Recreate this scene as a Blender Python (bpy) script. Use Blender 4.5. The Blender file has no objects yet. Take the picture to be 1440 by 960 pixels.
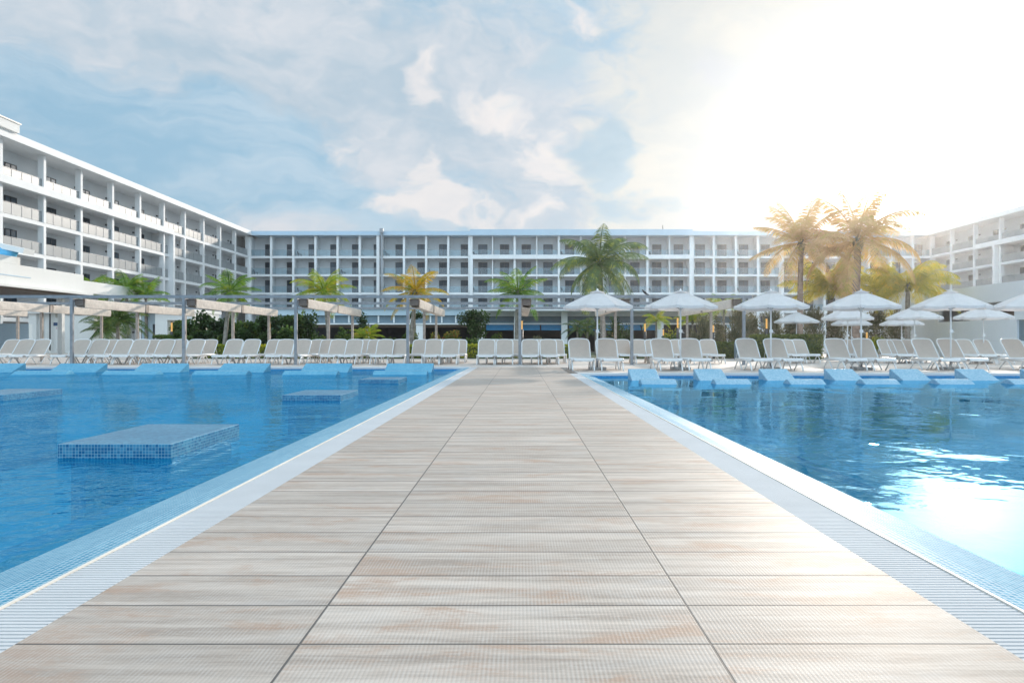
import bpy, math, random
from mathutils import Vector, Matrix
R = math.radians
PI = math.pi
H = 0.88                      # camera height
F = 1000.0                    # focal length in photo pixels (1440 wide)
scene = bpy.context.scene
col = scene.collection

# ------------------------------------------------------------------ helpers
class MB:
    def __init__(s): s.v = []; s.f = []
    def quad(s, a, b, c, d):
        i = len(s.v); s.v += [tuple(a), tuple(b), tuple(c), tuple(d)]; s.f.append((i, i+1, i+2, i+3))
    def tri(s, a, b, c):
        i = len(s.v); s.v += [tuple(a), tuple(b), tuple(c)]; s.f.append((i, i+1, i+2))
    def box(s, x0, x1, y0, y1, z0, z1):
        i = len(s.v)
        s.v += [(x0,y0,z0),(x1,y0,z0),(x1,y1,z0),(x0,y1,z0),(x0,y0,z1),(x1,y0,z1),(x1,y1,z1),(x0,y1,z1)]
        s.f += [(i,i+3,i+2,i+1),(i+4,i+5,i+6,i+7),(i,i+1,i+5,i+4),(i+1,i+2,i+6,i+5),(i+2,i+3,i+7,i+6),(i+3,i,i+4,i+7)]
        return s
    def tube(s, pts, r, n=8, caps=True):
        pts = [Vector(p) for p in pts]
        m = len(pts)
        rs = r if isinstance(r, (list, tuple)) else [r]*m
        base = len(s.v)
        up = None
        for k, p in enumerate(pts):
            t = (pts[min(k+1, m-1)] - pts[max(k-1, 0)]).normalized()
            if up is None:
                up = Vector((0, 0, 1)) if abs(t.z) < 0.9 else Vector((1, 0, 0))
            a = t.cross(up)
            if a.length < 1e-5: a = t.cross(Vector((0, 1, 0)))
            a.normalize(); b = a.cross(t).normalized(); up = b
            for j in range(n):
                th = 2*PI*j/n
                q = p + (a*math.cos(th) + b*math.sin(th))*rs[k]
                s.v.append((q.x, q.y, q.z))
        for k in range(m-1):
            for j in range(n):
                j2 = (j+1) % n
                s.f.append((base+k*n+j, base+k*n+j2, base+(k+1)*n+j2, base+(k+1)*n+j))
        if caps:
            s.f.append(tuple(base+j for j in range(n))[::-1])
            s.f.append(tuple(base+(m-1)*n+j for j in range(n)))
        return s
    def beam(s, a, b, w, h, up=(0,0,1)):
        a = Vector(a); b = Vector(b); t = (b-a).normalized(); up = Vector(up)
        x = t.cross(up).normalized()*w/2; z = x.cross(t).normalized()*h/2
        i = len(s.v)
        for p in (a, b):
            for q in (p-x-z, p+x-z, p+x+z, p-x+z): s.v.append(tuple(q))
        s.f += [(i,i+1,i+2,i+3),(i+7,i+6,i+5,i+4),(i,i+4,i+5,i+1),(i+1,i+5,i+6,i+2),(i+2,i+6,i+7,i+3),(i+3,i+7,i+4,i)]
        return s
    def prism(s, prof, x0, x1):           # prof: list of (y, z)
        n = len(prof); i = len(s.v)
        s.v += [(x0, y, z) for y, z in prof] + [(x1, y, z) for y, z in prof]
        s.f.append(tuple(range(i, i+n))); s.f.append(tuple(range(i+2*n-1, i+n-1, -1)))
        for k in range(n):
            k2 = (k+1) % n
            s.f.append((i+k, i+n+k, i+n+k2, i+k2))
        return s
    def build(s, name, mat, parent=None, smooth=False, loc=None):
        me = bpy.data.meshes.new(name)
        me.from_pydata(s.v, [], s.f)
        me.update()
        if smooth:
            me.polygons.foreach_set('use_smooth', [True]*len(me.polygons))
        mats = mat if isinstance(mat, (list, tuple)) else [mat]
        for m in mats: me.materials.append(m)
        o = bpy.data.objects.new(name, me)
        col.objects.link(o)
        if parent: o.parent = parent
        if loc: o.location = loc
        return o

def fix_normals(o):
    import bmesh
    bm = bmesh.new(); bm.from_mesh(o.data)
    bmesh.ops.recalc_face_normals(bm, faces=bm.faces)
    bm.to_mesh(o.data); bm.free()
    return o

def bevel(o, w=0.01, seg=2, angle=40):
    import bmesh
    bm = bmesh.new(); bm.from_mesh(o.data)
    es = [e for e in bm.edges if len(e.link_faces) == 2 and e.calc_face_angle(0) > R(angle)]
    bmesh.ops.bevel(bm, geom=es, offset=w, segments=seg, affect='EDGES', profile=0.6)
    bm.to_mesh(o.data); bm.free()
    return o

def tag(o, label=None, cat=None, group=None, kind=None):
    if label: o['label'] = label
    if cat: o['category'] = cat
    if group: o['group'] = group
    if kind: o['kind'] = kind
    return o

def empty(name, loc=(0,0,0), rz=0.0):
    o = bpy.data.objects.new(name, None); col.objects.link(o)
    o.empty_display_size = 0.3
    o.location = loc; o.rotation_euler = (0, 0, rz)
    return o

KIDS = {}
def kids(o):
    return [c for c in bpy.data.objects if c.parent == o]
def copy_tree(o, parent=None, cache={}):
    c = o.copy(); col.objects.link(c)
    if parent: c.parent = parent
    if o.name not in cache: cache[o.name] = kids(o)
    for ch in cache[o.name]: copy_tree(ch, c)
    return c
def part_copy(src, parent, loc):
    c = src.copy(); col.objects.link(c); c.parent = parent; c.location = loc
    return c

# ------------------------------------------------------------------ node DSL
class N:
    """tiny wrapper to chain shader nodes"""
    def __init__(s, tree): s.t = tree; s.nodes = tree.nodes; s.links = tree.links
    def set(s, sock, v):
        if isinstance(v, bpy.types.NodeSocket): s.links.new(v, sock)
        elif v is not None:
            if hasattr(sock.default_value, '__len__') and isinstance(v, (tuple, list)) and len(sock.default_value) == 4 and len(v) == 3:
                v = (*v, 1)
            sock.default_value = v
    def math(s, op, a, b=None, c=None, clamp=False):
        n = s.nodes.new('ShaderNodeMath'); n.operation = op; n.use_clamp = clamp
        s.set(n.inputs[0], a)
        if b is not None: s.set(n.inputs[1], b)
        if c is not None: s.set(n.inputs[2], c)
        return n.outputs[0]
    def add(s, a, b): return s.math('ADD', a, b)
    def sub(s, a, b): return s.math('SUBTRACT', a, b)
    def mul(s, a, b): return s.math('MULTIPLY', a, b)
    def vmath(s, op, a, b=None):
        n = s.nodes.new('ShaderNodeVectorMath'); n.operation = op
        s.set(n.inputs[0], a)
        if b is not None: s.set(n.inputs[1], b)
        return n.outputs['Value'] if op in ('DOT_PRODUCT', 'LENGTH') else n.outputs[0]
    def mix(s, f, a, b, mode='MIX'):
        n = s.nodes.new('ShaderNodeMix'); n.data_type = 'RGBA'; n.blend_type = mode
        s.set(n.inputs[0], f); s.set(n.inputs[6], a); s.set(n.inputs[7], b)
        return n.outputs[2]
    def smooth(s, v, a, b, lo=0.0, hi=1.0):
        n = s.nodes.new('ShaderNodeMapRange'); n.interpolation_type = 'SMOOTHSTEP'
        s.set(n.inputs[0], v); n.inputs[1].default_value = a; n.inputs[2].default_value = b
        n.inputs[3].default_value = lo; n.inputs[4].default_value = hi
        return n.outputs[0]
    def noise(s, vec, scale, detail=3, rough=0.55, dist=0.0, color=False):
        n = s.nodes.new('ShaderNodeTexNoise')
        if vec is not None: s.set(n.inputs['Vector'], vec)
        n.inputs['Scale'].default_value = scale; n.inputs['Detail'].default_value = detail
        n.inputs['Roughness'].default_value = rough; n.inputs['Distortion'].default_value = dist
        return n.outputs[1 if color else 0]
    def white(s, vec):
        n = s.nodes.new('ShaderNodeTexWhiteNoise'); n.noise_dimensions = '3D'; s.set(n.inputs[0], vec)
        return n.outputs
    def comb(s, x, y, z):
        n = s.nodes.new('ShaderNodeCombineXYZ'); s.set(n.inputs[0], x); s.set(n.inputs[1], y); s.set(n.inputs[2], z)
        return n.outputs[0]
    def sep(s, v):
        n = s.nodes.new('ShaderNodeSeparateXYZ'); s.set(n.inputs[0], v); return n.outputs
    def obj(s): return s.nodes.new('ShaderNodeTexCoord').outputs['Object']
    def pos(s): return s.nodes.new('ShaderNodeNewGeometry').outputs['Position']
    def rand(s): return s.nodes.new('ShaderNodeObjectInfo').outputs['Random']
    def scale(s, v, sc):
        return s.vmath('MULTIPLY', v, sc)
    def bump(s, h, strength=0.3, dist=0.02):
        n = s.nodes.new('ShaderNodeBump'); s.set(n.inputs['Height'], h)
        n.inputs['Strength'].default_value = strength; n.inputs['Distance'].default_value = dist
        return n.outputs[0]

def new_mat(name):
    m = bpy.data.materials.new(name); m.use_nodes = True
    m.node_tree.nodes.clear()
    n = N(m.node_tree)
    out = n.nodes.new('ShaderNodeOutputMaterial')
    return m, n, out
def pbsdf(n, out, color, rough=0.6, normal=None, metal=0.0, spec=None, link=True):
    p = n.nodes.new('ShaderNodeBsdfPrincipled')
    n.set(p.inputs['Base Color'], color); n.set(p.inputs['Roughness'], rough)
    p.inputs['Metallic'].default_value = metal
    if spec is not None: p.inputs['Specular IOR Level'].default_value = spec
    if normal is not None: n.set(p.inputs['Normal'], normal)
    if link: n.links.new(p.outputs[0], out.inputs[0])
    return p

def simple(name, c, rough=0.6, var=0.08, scale=3.0, metal=0.0, bump=0.0, bscale=60, spec=None, c2=None):
    m, n, out = new_mat(name)
    pos = n.pos()
    f = n.noise(pos, scale, 4)
    ca = tuple(x*(1-var) for x in c); cb = tuple(min(1, x*(1+var)) for x in (c2 or c))
    colr = n.mix(n.smooth(f, 0.3, 0.7), ca, cb)
    nr = n.bump(n.noise(pos, bscale, 3), bump, 0.01) if bump else None
    pbsdf(n, out, colr, rough, nr, metal, spec)
    return m

def emis(name, c, st):
    m, n, out = new_mat(name)
    e = n.nodes.new('ShaderNodeEmission'); e.inputs[0].default_value = (*c, 1); e.inputs[1].default_value = st
    n.links.new(e.outputs[0], out.inputs[0]); return m

M = {}
# painted render walls, with faint rain streaks that belong to the paint
def plaster(name, c, dirt=(0.45,0.42,0.36), amt=0.12):
    m, n, out = new_mat(name)
    p = n.pos()
    big = n.noise(p, 0.35, 3)
    streak = n.noise(n.scale(p, (2.5, 2.5, 0.25)), 1.0, 5, 0.65)
    c1 = n.mix(n.smooth(big, 0.3, 0.7), tuple(x*0.94 for x in c), c)
    c2 = n.mix(n.mul(n.smooth(streak, 0.55, 0.8), amt), c1, dirt)
    pbsdf(n, out, c2, 0.75, n.bump(n.noise(p, 40, 3), 0.15, 0.01))
    return m
M['white_wall'] = plaster('white_render', (0.80, 0.79, 0.77))
M['low_white'] = plaster('white_render_blue_shade', (0.74, 0.79, 0.84))  # white wall, with the bluish tone of its shade put into the colour
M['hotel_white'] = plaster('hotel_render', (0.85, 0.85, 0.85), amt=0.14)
M['hotel_back'] = plaster('hotel_recess_shade_render', (0.74, 0.75, 0.76), amt=0.1)  # same white walls, greyed: recess shade is put into the colour
M['roof_blue'] = plaster('roof_fascia', (0.50, 0.62, 0.72))
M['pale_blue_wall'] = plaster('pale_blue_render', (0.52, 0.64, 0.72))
M['slate'] = simple('slate_panel', (0.16, 0.23, 0.28), 0.5)
M['blue_awning'] = simple('blue_awning_cloth', (0.04, 0.22, 0.42), 0.8)
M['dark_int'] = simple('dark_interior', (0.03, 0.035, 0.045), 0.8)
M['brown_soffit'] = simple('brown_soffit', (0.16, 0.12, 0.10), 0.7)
M['door_frame'] = simple('dark_door_frame', (0.035, 0.038, 0.045), 0.45)
M['grey_metal'] = simple('grey_metal', (0.30, 0.31, 0.33), 0.45, metal=0.3, scale=8)
M['dark_metal'] = simple('dark_metal', (0.05, 0.05, 0.055), 0.5)
M['wood_post'] = simple('weathered_post', (0.36, 0.30, 0.26), 0.7, var=0.2, scale=9, bump=0.3)
M['beam_grey'] = simple('pergola_beam_grey', (0.23, 0.24, 0.26), 0.6, var=0.15, scale=5)
M['stone_base'] = simple('concrete_base', (0.42, 0.42, 0.42), 0.85, bump=0.3)
M['red_paint'] = simple('red_letters', (0.5, 0.12, 0.16), 0.6)
M['sign_blue'] = simple('sign_navy', (0.03, 0.07, 0.16), 0.5)
M['vent'] = simple('beige_louvre', (0.45, 0.42, 0.36), 0.6)
M['bird'] = simple('black_plumage', (0.015, 0.017, 0.022), 0.5)
M['cushion_red'] = simple('red_cloth', (0.45, 0.05, 0.08), 0.9)
M['chair_dark'] = simple('dark_wicker', (0.06, 0.07, 0.085), 0.7)
M['play_blue'] = simple('play_blue_shell', (0.10, 0.42, 0.68), 0.35)
M['lantern'] = emis('lantern_glow', (1.0, 0.60, 0.20), 0.85)
M['coping'] = plaster('coping_stone', (0.66, 0.67, 0.68))

# translucent fabrics
def fabric(name, c, trans=0.35, var=0.06, wv=0):
    m, n, out = new_mat(name)
    p = n.obj()
    f = n.noise(p, 6, 4)
    cc = n.mix(n.smooth(f, 0.3, 0.7), tuple(x*(1-var) for x in c), c)
    nr = None
    if wv:
        x, y, z = n.sep(p)
        h = n.add(n.math('SINE', n.mul(x, wv)), n.math('SINE', n.mul(z, wv)))
        nr = n.bump(h, 0.2, 0.003)
    d = n.nodes.new('ShaderNodeBsdfDiffuse'); n.set(d.inputs[0], cc)
    if nr is not None: n.set(d.inputs['Normal'], nr)
    t = n.nodes.new('ShaderNodeBsdfTranslucent'); n.set(t.inputs[0], cc)
    mx = n.nodes.new('ShaderNodeMixShader'); mx.inputs[0].default_value = trans
    n.links.new(d.outputs[0], mx.inputs[1]); n.links.new(t.outputs[0], mx.inputs[2])
    n.links.new(mx.outputs[0], out.inputs[0])
    return m
M['canopy'] = fabric('white_canopy_cloth', (0.80, 0.78, 0.78), 0.30)
M['awning'] = fabric('cream_awning_cloth', (0.86, 0.77, 0.69), 0.15, 0.15)
M['sling'] = fabric('beige_mesh_sling', (0.64, 0.55, 0.48), 0.25, 0.05)
M['white_plastic'] = simple('white_resin', (0.80, 0.80, 0.80), 0.35, var=0.03)

# glass
def glass_mat(name, tint, refl_rough=0.02, body=(0.6,0.7,0.75), bodyf=0.12):
    m, n, out = new_mat(name)
    tr = n.nodes.new('ShaderNodeBsdfTransparent'); tr.inputs[0].default_value = (*tint, 1)
    di = n.nodes.new('ShaderNodeBsdfDiffuse'); di.inputs[0].default_value = (*body, 1)
    mx0 = n.nodes.new('ShaderNodeMixShader'); mx0.inputs[0].default_value = bodyf
    n.links.new(tr.outputs[0], mx0.inputs[1]); n.links.new(di.outputs[0], mx0.inputs[2])
    gl = n.nodes.new('ShaderNodeBsdfGlossy'); gl.inputs['Roughness'].default_value = refl_rough
    fr = n.nodes.new('ShaderNodeFresnel'); fr.inputs[0].default_value = 1.5
    mx = n.nodes.new('ShaderNodeMixShader'); n.links.new(fr.outputs[0], mx.inputs[0])
    n.links.new(mx0.outputs[0], mx.inputs[1]); n.links.new(gl.outputs[0], mx.inputs[2])
    n.links.new(mx.outputs[0], out.inputs[0])
    return m
M['rail_glass_pale'] = glass_mat('pale_rail_glass', (0.90, 0.96, 0.98), 0.3, (0.86,0.90,0.92), 0.3)
M['rail_glass'] = glass_mat('frosted_rail_glass', (0.82, 0.92, 0.96), 0.05, (0.84,0.90,0.94), 0.06)
# door panes: a curtain colour of its own behind each pane
m, n, out = new_mat('door_pane')
r = n.rand()
cur = n.mix(n.smooth(r, 0.45, 0.85), (0.012, 0.03, 0.05), (0.10, 0.14, 0.18))
x, y, z = n.sep(n.obj())
fold = n.math('SINE', n.mul(x, 55))
cur2 = n.mix(n.mul(n.smooth(fold, -1, 1), 0.35), cur, (0.02, 0.04, 0.06))
gl = pbsdf(n, out, cur2, 0.12); gl.inputs['Specular IOR Level'].default_value = 0.3
M['pane'] = m

# mosaic: 25 mm tiles in three axes
def mosaic(name, ca, cb, grout, cell=0.025, gw=0.10, rough=0.25, gstr=0.8, big=None):
    m, n, out = new_mat(name)
    g = n.nodes.new('ShaderNodeNewGeometry')
    p = n.vmath('ADD', g.outputs['Position'], (0.0037, 0.0041, 0.0093))
    q = n.scale(p, (1/cell,)*3)
    cellid = n.vmath('FLOOR', q); fr = n.vmath('FRACTION', q)
    w = n.white(cellid)[0]
    bigv = n.noise(p, 2.0, 3)
    tone = n.add(n.mul(w, 0.75), n.mul(n.sub(bigv, 0.5), 1.3))
    colr = n.mix(n.smooth(tone, 0.0, 0.9), ca, cb)
    d = n.vmath('ABSOLUTE', n.vmath('SUBTRACT', fr, (0.5, 0.5, 0.5)))
    nn = n.vmath('ABSOLUTE', g.outputs['Normal'])
    dx, dy, dz = n.sep(d); nx, ny, nz = n.sep(nn)
    e = None
    for dd, na in ((dx, nx), (dy, ny), (dz, nz)):
        v = n.mul(n.smooth(dd, 0.5-gw, 0.5-gw*0.5), n.smooth(na, 0.9, 0.6))
        e = v if e is None else n.math('MAXIMUM', e, v)
    c2 = n.mix(n.mul(e, gstr), colr, grout)
    pbsdf(n, out, c2, rough, n.bump(n.sub(1.0, e), 0.25, 0.004), spec=0.08)
    return m
M['mosaic_rim'] = mosaic('pool_rim_mosaic', (0.05, 0.27, 0.42), (0.14, 0.38, 0.52), (0.58, 0.66, 0.70), 0.03, 0.14, 0.6)
M['mosaic_platform'] = mosaic('platform_mosaic', (0.01, 0.12, 0.26), (0.07, 0.27, 0.42), (0.32, 0.50, 0.58), 0.027, 0.08, 0.3)
M['mosaic_blue'] = mosaic('pool_wall_mosaic', (0.03, 0.30, 0.62), (0.08, 0.42, 0.74), (0.25, 0.50, 0.70), 0.03, 0.08)
M['mosaic_pale'] = mosaic('pool_lounger_mosaic', (0.20, 0.42, 0.56), (0.36, 0.56, 0.68), (0.46, 0.62, 0.72), 0.03, 0.08)
M['mosaic_mid'] = mosaic('left_lounger_mosaic', (0.06, 0.32, 0.50), (0.15, 0.44, 0.60), (0.30, 0.52, 0.65), 0.03, 0.08)
M['mosaic_floor'] = mosaic('pool_floor_mosaic', (0.08, 0.56, 0.84), (0.15, 0.68, 0.92), (0.35, 0.72, 0.85), 0.05, 0.08, 0.4, 0.5)

# water
def water(name, tint, ripple, s1, rough=0.012, gustx=0.0, body=(0.0, 0.30, 0.60)):
    m, n, out = new_mat(name)
    p = n.pos()
    a = n.noise(n.scale(p, (1.0, 1.25, 1)), s1, 2, 0.5, 0.9)
    b = n.noise(p, s1*3.3, 2, 0.5, 0.3)
    c = n.noise(n.scale(p, (1, 1, 1)), 0.45, 2)
    amp = n.smooth(c, 0.35, 0.68, 0.35 if ripple > 0.5 else 0.1, 1.0)
    x, y, z = n.sep(p)
    if gustx:      # the breeze ruffles the open water more than the lee of the walkway
        amp = n.mul(amp, n.smooth(x, -1.8, -gustx, 0.35, 1.0))
    h = n.mul(n.add(a, n.mul(b, 0.35)), amp)
    nr = n.bump(h, 1.0, ripple*0.11)
    fr = n.nodes.new('ShaderNodeFresnel'); fr.inputs[0].default_value = 1.34; n.set(fr.inputs[1], nr)
    gl = n.nodes.new('ShaderNodeBsdfGlossy'); gl.inputs['Roughness'].default_value = rough; n.set(gl.inputs['Normal'], nr); gl.inputs[0].default_value = (0.44, 0.80, 0.98, 1)
    tr = n.nodes.new('ShaderNodeBsdfTransparent'); tr.inputs[0].default_value = (*tint, 1)
    # light scattered back by the dosed pool water itself
    df = n.nodes.new('ShaderNodeBsdfDiffuse'); n.set(df.inputs['Normal'], nr); n.set(df.inputs[0], body)
    bm = n.nodes.new('ShaderNodeMixShader'); bm.inputs[0].default_value = 0.42
    n.links.new(tr.outputs[0], bm.inputs[1]); n.links.new(df.outputs[0], bm.inputs[2])
    mx = n.nodes.new('ShaderNodeMixShader')
    n.links.new(fr.outputs[0], mx.inputs[0]); n.links.new(bm.outputs[0], mx.inputs[1]); n.links.new(gl.outputs[0], mx.inputs[2])
    n.links.new(mx.outputs[0], out.inputs[0])
    return m
M['water_left'] = water('left_pool_water', (0.20, 0.86, 1.0), 1.0, 3.2, 0.02, 4.5)
M['water_right'] = water('right_pool_water', (0.12, 0.82, 1.0), 0.12, 1.6, 0.02)

# walkway: porcelain planks 0.304 x 1.2 with ribs running away from the camera
m, n, out = new_mat('walkway_planks')
p = n.pos(); x, y, z = n.sep(p)
row = n.math('DIVIDE', n.sub(y, 2.075), 0.304); rid = n.math('FLOOR', row); rf = n.math('FRACT', row)
st = n.add(n.math('GREATER_THAN', x, -0.643), n.math('GREATER_THAN', x, 0.557))
wn = n.white(n.comb(st, rid, 3.0))
shift = n.scale(wn[1], (40, 40, 40))
gp = n.vmath('ADD', n.scale(p, (0.9, 13.0, 1)), shift)
grain = n.noise(gp, 1.1, 8, 0.72, 0.15)
speck = n.noise(n.vmath('ADD', n.scale(p, (14, 40, 1)), shift), 2.0, 4, 0.7)
stain = n.noise(n.vmath('ADD', n.scale(p, (1.1, 3.2, 1)), shift), 1.7, 4, 0.6, 0.5)
fine = n.noise(n.scale(p, (6, 60, 1)), 3, 3, 0.6)
base = n.mix(n.smooth(grain, 0.32, 0.68), (0.36, 0.295, 0.25), (0.66, 0.57, 0.50))
warmth = n.mix(n.mul(n.smooth(n.add(stain, n.mul(n.sub(speck, 0.5), 0.5)), 0.50, 0.70), 0.74), base, (0.46, 0.29, 0.20))
cool = n.mix(n.mul(n.smooth(n.sub(1.0, stain), 0.56, 0.72), 0.35), warmth, (0.50, 0.48, 0.47))
cool = n.mix(n.mul(n.smooth(speck, 0.52, 0.75), 0.35), cool, (0.70, 0.66, 0.61))
tone = n.mix(n.mul(wn[0], 0.42), cool, (0.33, 0.285, 0.25))
tone = n.mix(n.mul(n.smooth(fine, 0.6, 0.8), 0.25), tone, (0.22, 0.20, 0.19))
ribw = n.math('SINE', n.mul(x, 2*PI/0.0125))
ribm = n.noise(n.vmath('ADD', n.scale(p, (5.0, 5.0, 1)), shift), 2.2, 6, 0.75)
ribf = n.mul(n.smooth(ribw, -0.3, 0.8), n.smooth(ribm, 0.38, 0.62, 0.0, 1.0))
near = n.smooth(y, 9.0, 2.0)         # ribs merge into an even tone once finer than the view resolves
tone = n.mix(n.mul(ribf, 0.26), tone, (0.64, 0.62, 0.60))
tone = n.mix(n.mul(n.smooth(ribw, -0.5, -0.9), 0.14), tone, (0.25, 0.23, 0.22))
def seam(v, c, w): return n.smooth(n.math('ABSOLUTE', n.sub(v, c)), w, w*0.5)
sx = n.math('MAXIMUM', seam(x, -0.643, 0.0048), seam(x, 0.557, 0.0048))
sy = n.smooth(n.math('ABSOLUTE', n.sub(rf, 0.5)), 0.5-0.02, 0.5-0.010)
sm = n.math('MAXIMUM', sx, sy)
fin = n.mix(n.mul(sm, 0.95), tone, (0.11, 0.105, 0.10))
hgt = n.sub(n.mul(ribw, 0.12), sm)
pbsdf(n, out, fin, 0.62, n.bump(hgt, 0.35, 0.004), spec=0.15)
M['planks'] = m

# pool deck paving: large pale slabs
m, n, out = new_mat('pale_paving')
p = n.pos(); x, y, z = n.sep(p)
q = n.scale(p, (1/0.9, 1/0.45, 1)); fr = n.vmath('FRACTION', q); w = n.white(n.vmath('FLOOR', n.vmath('ADD', q, (0, 0, 0.5))))[0]
fx, fy, fz = n.sep(fr)
e = n.math('MAXIMUM', n.smooth(n.math('ABSOLUTE', n.sub(fx, 0.5)), 0.49, 0.498), n.smooth(n.math('ABSOLUTE', n.sub(fy, 0.5)), 0.485, 0.495))
b = n.noise(p, 1.2, 5)
c1 = n.mix(n.smooth(b, 0.3, 0.7), (0.56, 0.49, 0.44), (0.72, 0.64, 0.58))
c1 = n.mix(n.mul(w, 0.25), c1, (0.50, 0.47, 0.44))
c1 = n.mix(n.mul(e, 0.6), c1, (0.3, 0.28, 0.26))
pbsdf(n, out, c1, 0.7)
M['paving'] = m
M['earth'] = simple('garden_soil', (0.10, 0.12, 0.06), 0.9, var=0.4, scale=2)
M['grate'] = simple('grate_plastic', (0.62, 0.62, 0.63), 0.8, var=0.03, spec=0.1)
M['channel'] = simple('grate_channel', (0.32, 0.36, 0.40), 0.6)
M['cream_lip'] = simple('cream_lip', (0.82, 0.76, 0.68), 0.5)
M['bark'] = simple('palm_bark', (0.27, 0.24, 0.21), 0.9, var=0.3, scale=6, bump=0.6, bscale=14)
M['bark_warm'] = simple('warm_palm_bark', (0.34, 0.24, 0.19), 0.9, var=0.3, scale=6, bump=0.6, bscale=14)

def leaf(name, c1, c2, c3=None, trans=0.4, sc=1.2):
    m, n, out = new_mat(name)
    p = n.pos()
    f = n.noise(p, sc, 3); g = n.noise(p, sc*7, 2)
    cc = n.mix(n.smooth(n.add(n.mul(f, 0.6), n.mul(g, 0.4)), 0.38, 0.62), c1, c2)
    if c3 is not None:
        h = n.noise(n.vmath('ADD', p, (13, 7, 3)), sc*2.2, 2)
        cc = n.mix(n.smooth(h, 0.54, 0.66), cc, c3)
    d = n.nodes.new('ShaderNodeBsdfDiffuse'); n.set(d.inputs[0], cc)
    t = n.nodes.new('ShaderNodeBsdfTranslucent'); n.set(t.inputs[0], n.mix(0.5, cc, (1, 0.9, 0.2), 'MULTIPLY'))
    gl = n.nodes.new('ShaderNodeBsdfGlossy'); gl.inputs['Roughness'].default_value = 0.45; gl.inputs[0].default_value = (0.6, 0.6, 0.6, 1)
    a = n.nodes.new('ShaderNodeMixShader'); a.inputs[0].default_value = trans
    n.links.new(d.outputs[0], a.inputs[1]); n.links.new(t.outputs[0], a.inputs[2])
    b = n.nodes.new('ShaderNodeMixShader'); b.inputs[0].default_value = 0.05
    n.links.new(a.outputs[0], b.inputs[1]); n.links.new(gl.outputs[0], b.inputs[2])
    n.links.new(b.outputs[0], out.inputs[0])
    return m
L_dark = leaf('dark_green_leaves', (0.018, 0.05, 0.015), (0.07, 0.13, 0.035))
L_mid = leaf('mid_green_leaves', (0.035, 0.085, 0.02), (0.11, 0.19, 0.04), (0.20, 0.24, 0.05))
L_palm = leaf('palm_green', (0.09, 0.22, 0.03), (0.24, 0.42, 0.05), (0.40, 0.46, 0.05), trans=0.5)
L_greypalm = leaf('grey_green_palm', (0.10, 0.16, 0.06), (0.20, 0.28, 0.11), (0.40, 0.42, 0.08))
L_yelgreen = leaf('yellow_green_palm', (0.22, 0.36, 0.03), (0.50, 0.56, 0.04), (0.72, 0.56, 0.05), trans=0.5)
L_yellow = leaf('golden_palm', (0.55, 0.38, 0.02), (0.75, 0.50, 0.03), (0.26, 0.36, 0.04), sc=0.9, trans=0.5)
L_gold = leaf('golden_hedge', (0.18, 0.24, 0.02), (0.45, 0.48, 0.03), (0.60, 0.55, 0.04))
L_croton = leaf('croton_leaves', (0.10, 0.16, 0.03), (0.26, 0.26, 0.05), (0.48, 0.16, 0.05), sc=3)
L_hedge = leaf('olive_hedge', (0.09, 0.13, 0.04), (0.20, 0.24, 0.07), (0.33, 0.34, 0.10), sc=3)
L_olive = leaf('olive_brown_shrub', (0.10, 0.11, 0.06), (0.21, 0.20, 0.12), (0.30, 0.26, 0.16))
L_peach = leaf('sunlit_palm', (0.62, 0.42, 0.22), (0.80, 0.58, 0.34), (0.62, 0.52, 0.20), trans=0.65)  # peach glow of the low sun put into the leaf colour
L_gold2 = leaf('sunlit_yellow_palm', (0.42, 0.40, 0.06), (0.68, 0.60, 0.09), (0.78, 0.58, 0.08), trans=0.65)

# ------------------------------------------------------------------ pixel helpers (photo pixels to metres, for placing things)
def PX(px, Y): return (px-731)/F*Y
def PZ(py, Y): return H + (481-py)/F*Y

# ------------------------------------------------------------------ setting: ground, pools, walkway
LX0, LX1 = -1.472, -1.715      # left grate
RX0, RX1 = 1.395, 1.640
YL, YR = 25.0, 20.0            # far edges of the pools
YN = -5.0
WZ = -0.10
g = MB(); g.quad((-500,-200,-1.6), (500,-200,-1.6), (500,600,-1.6), (-500,600,-1.6)); tag(g.build('ground', M['earth']), kind='structure')
d = MB()
d.box(-95, LX1, YL+0.3, 135, -0.4, 0)
d.box(LX1, RX1, YL, 135, -0.4, 0)
d.box(RX1, 95, YR+0.3, 135, -0.4, 0)
d.box(-95, 95, -40, YN, -0.4, 0)
tag(d.build('pool_deck', M['paving']), kind='structure')
c = MB()
c.box(-60, LX1, YL-0.02, YL+0.3, -0.06, 0.006)
c.box(RX1, 60, YR-0.02, YR+0.3, -0.06, 0.006)
tag(c.build('pool_edge', M['coping']), kind='structure')
w = MB(); w.box(LX0, RX0, YN, YL, -0.30, 0.0)
tag(w.build('walkway', M['planks']), kind='structure')
pf = MB()
pf.box(-60, -2.6, YN, YL, -1.45, -1.3); pf.box(2.55, 60, YN, YR, -1.45, -1.3)
tag(pf.build('pool_floor', M['mosaic_floor']), kind='structure')
pw = MB()
pw.box(-60, LX1, YL, YL+0.29, -1.4, -0.061); pw.box(RX1, 60, YR, YR+0.29, -1.4, -0.061)
pw.box(-60, -2.5, YN-0.3, YN, -1.4, -0.02); pw.box(2.5, 60, YN-0.3, YN, -1.4, -0.02)
pw.box(-2.6, -2.46, YN, YL, -1.4, -0.165); pw.box(2.40, 2.55, YN, YR, -1.4, -0.165)
tag(pw.build('pool_wall', M['mosaic_blue']), kind='structure')
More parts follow.
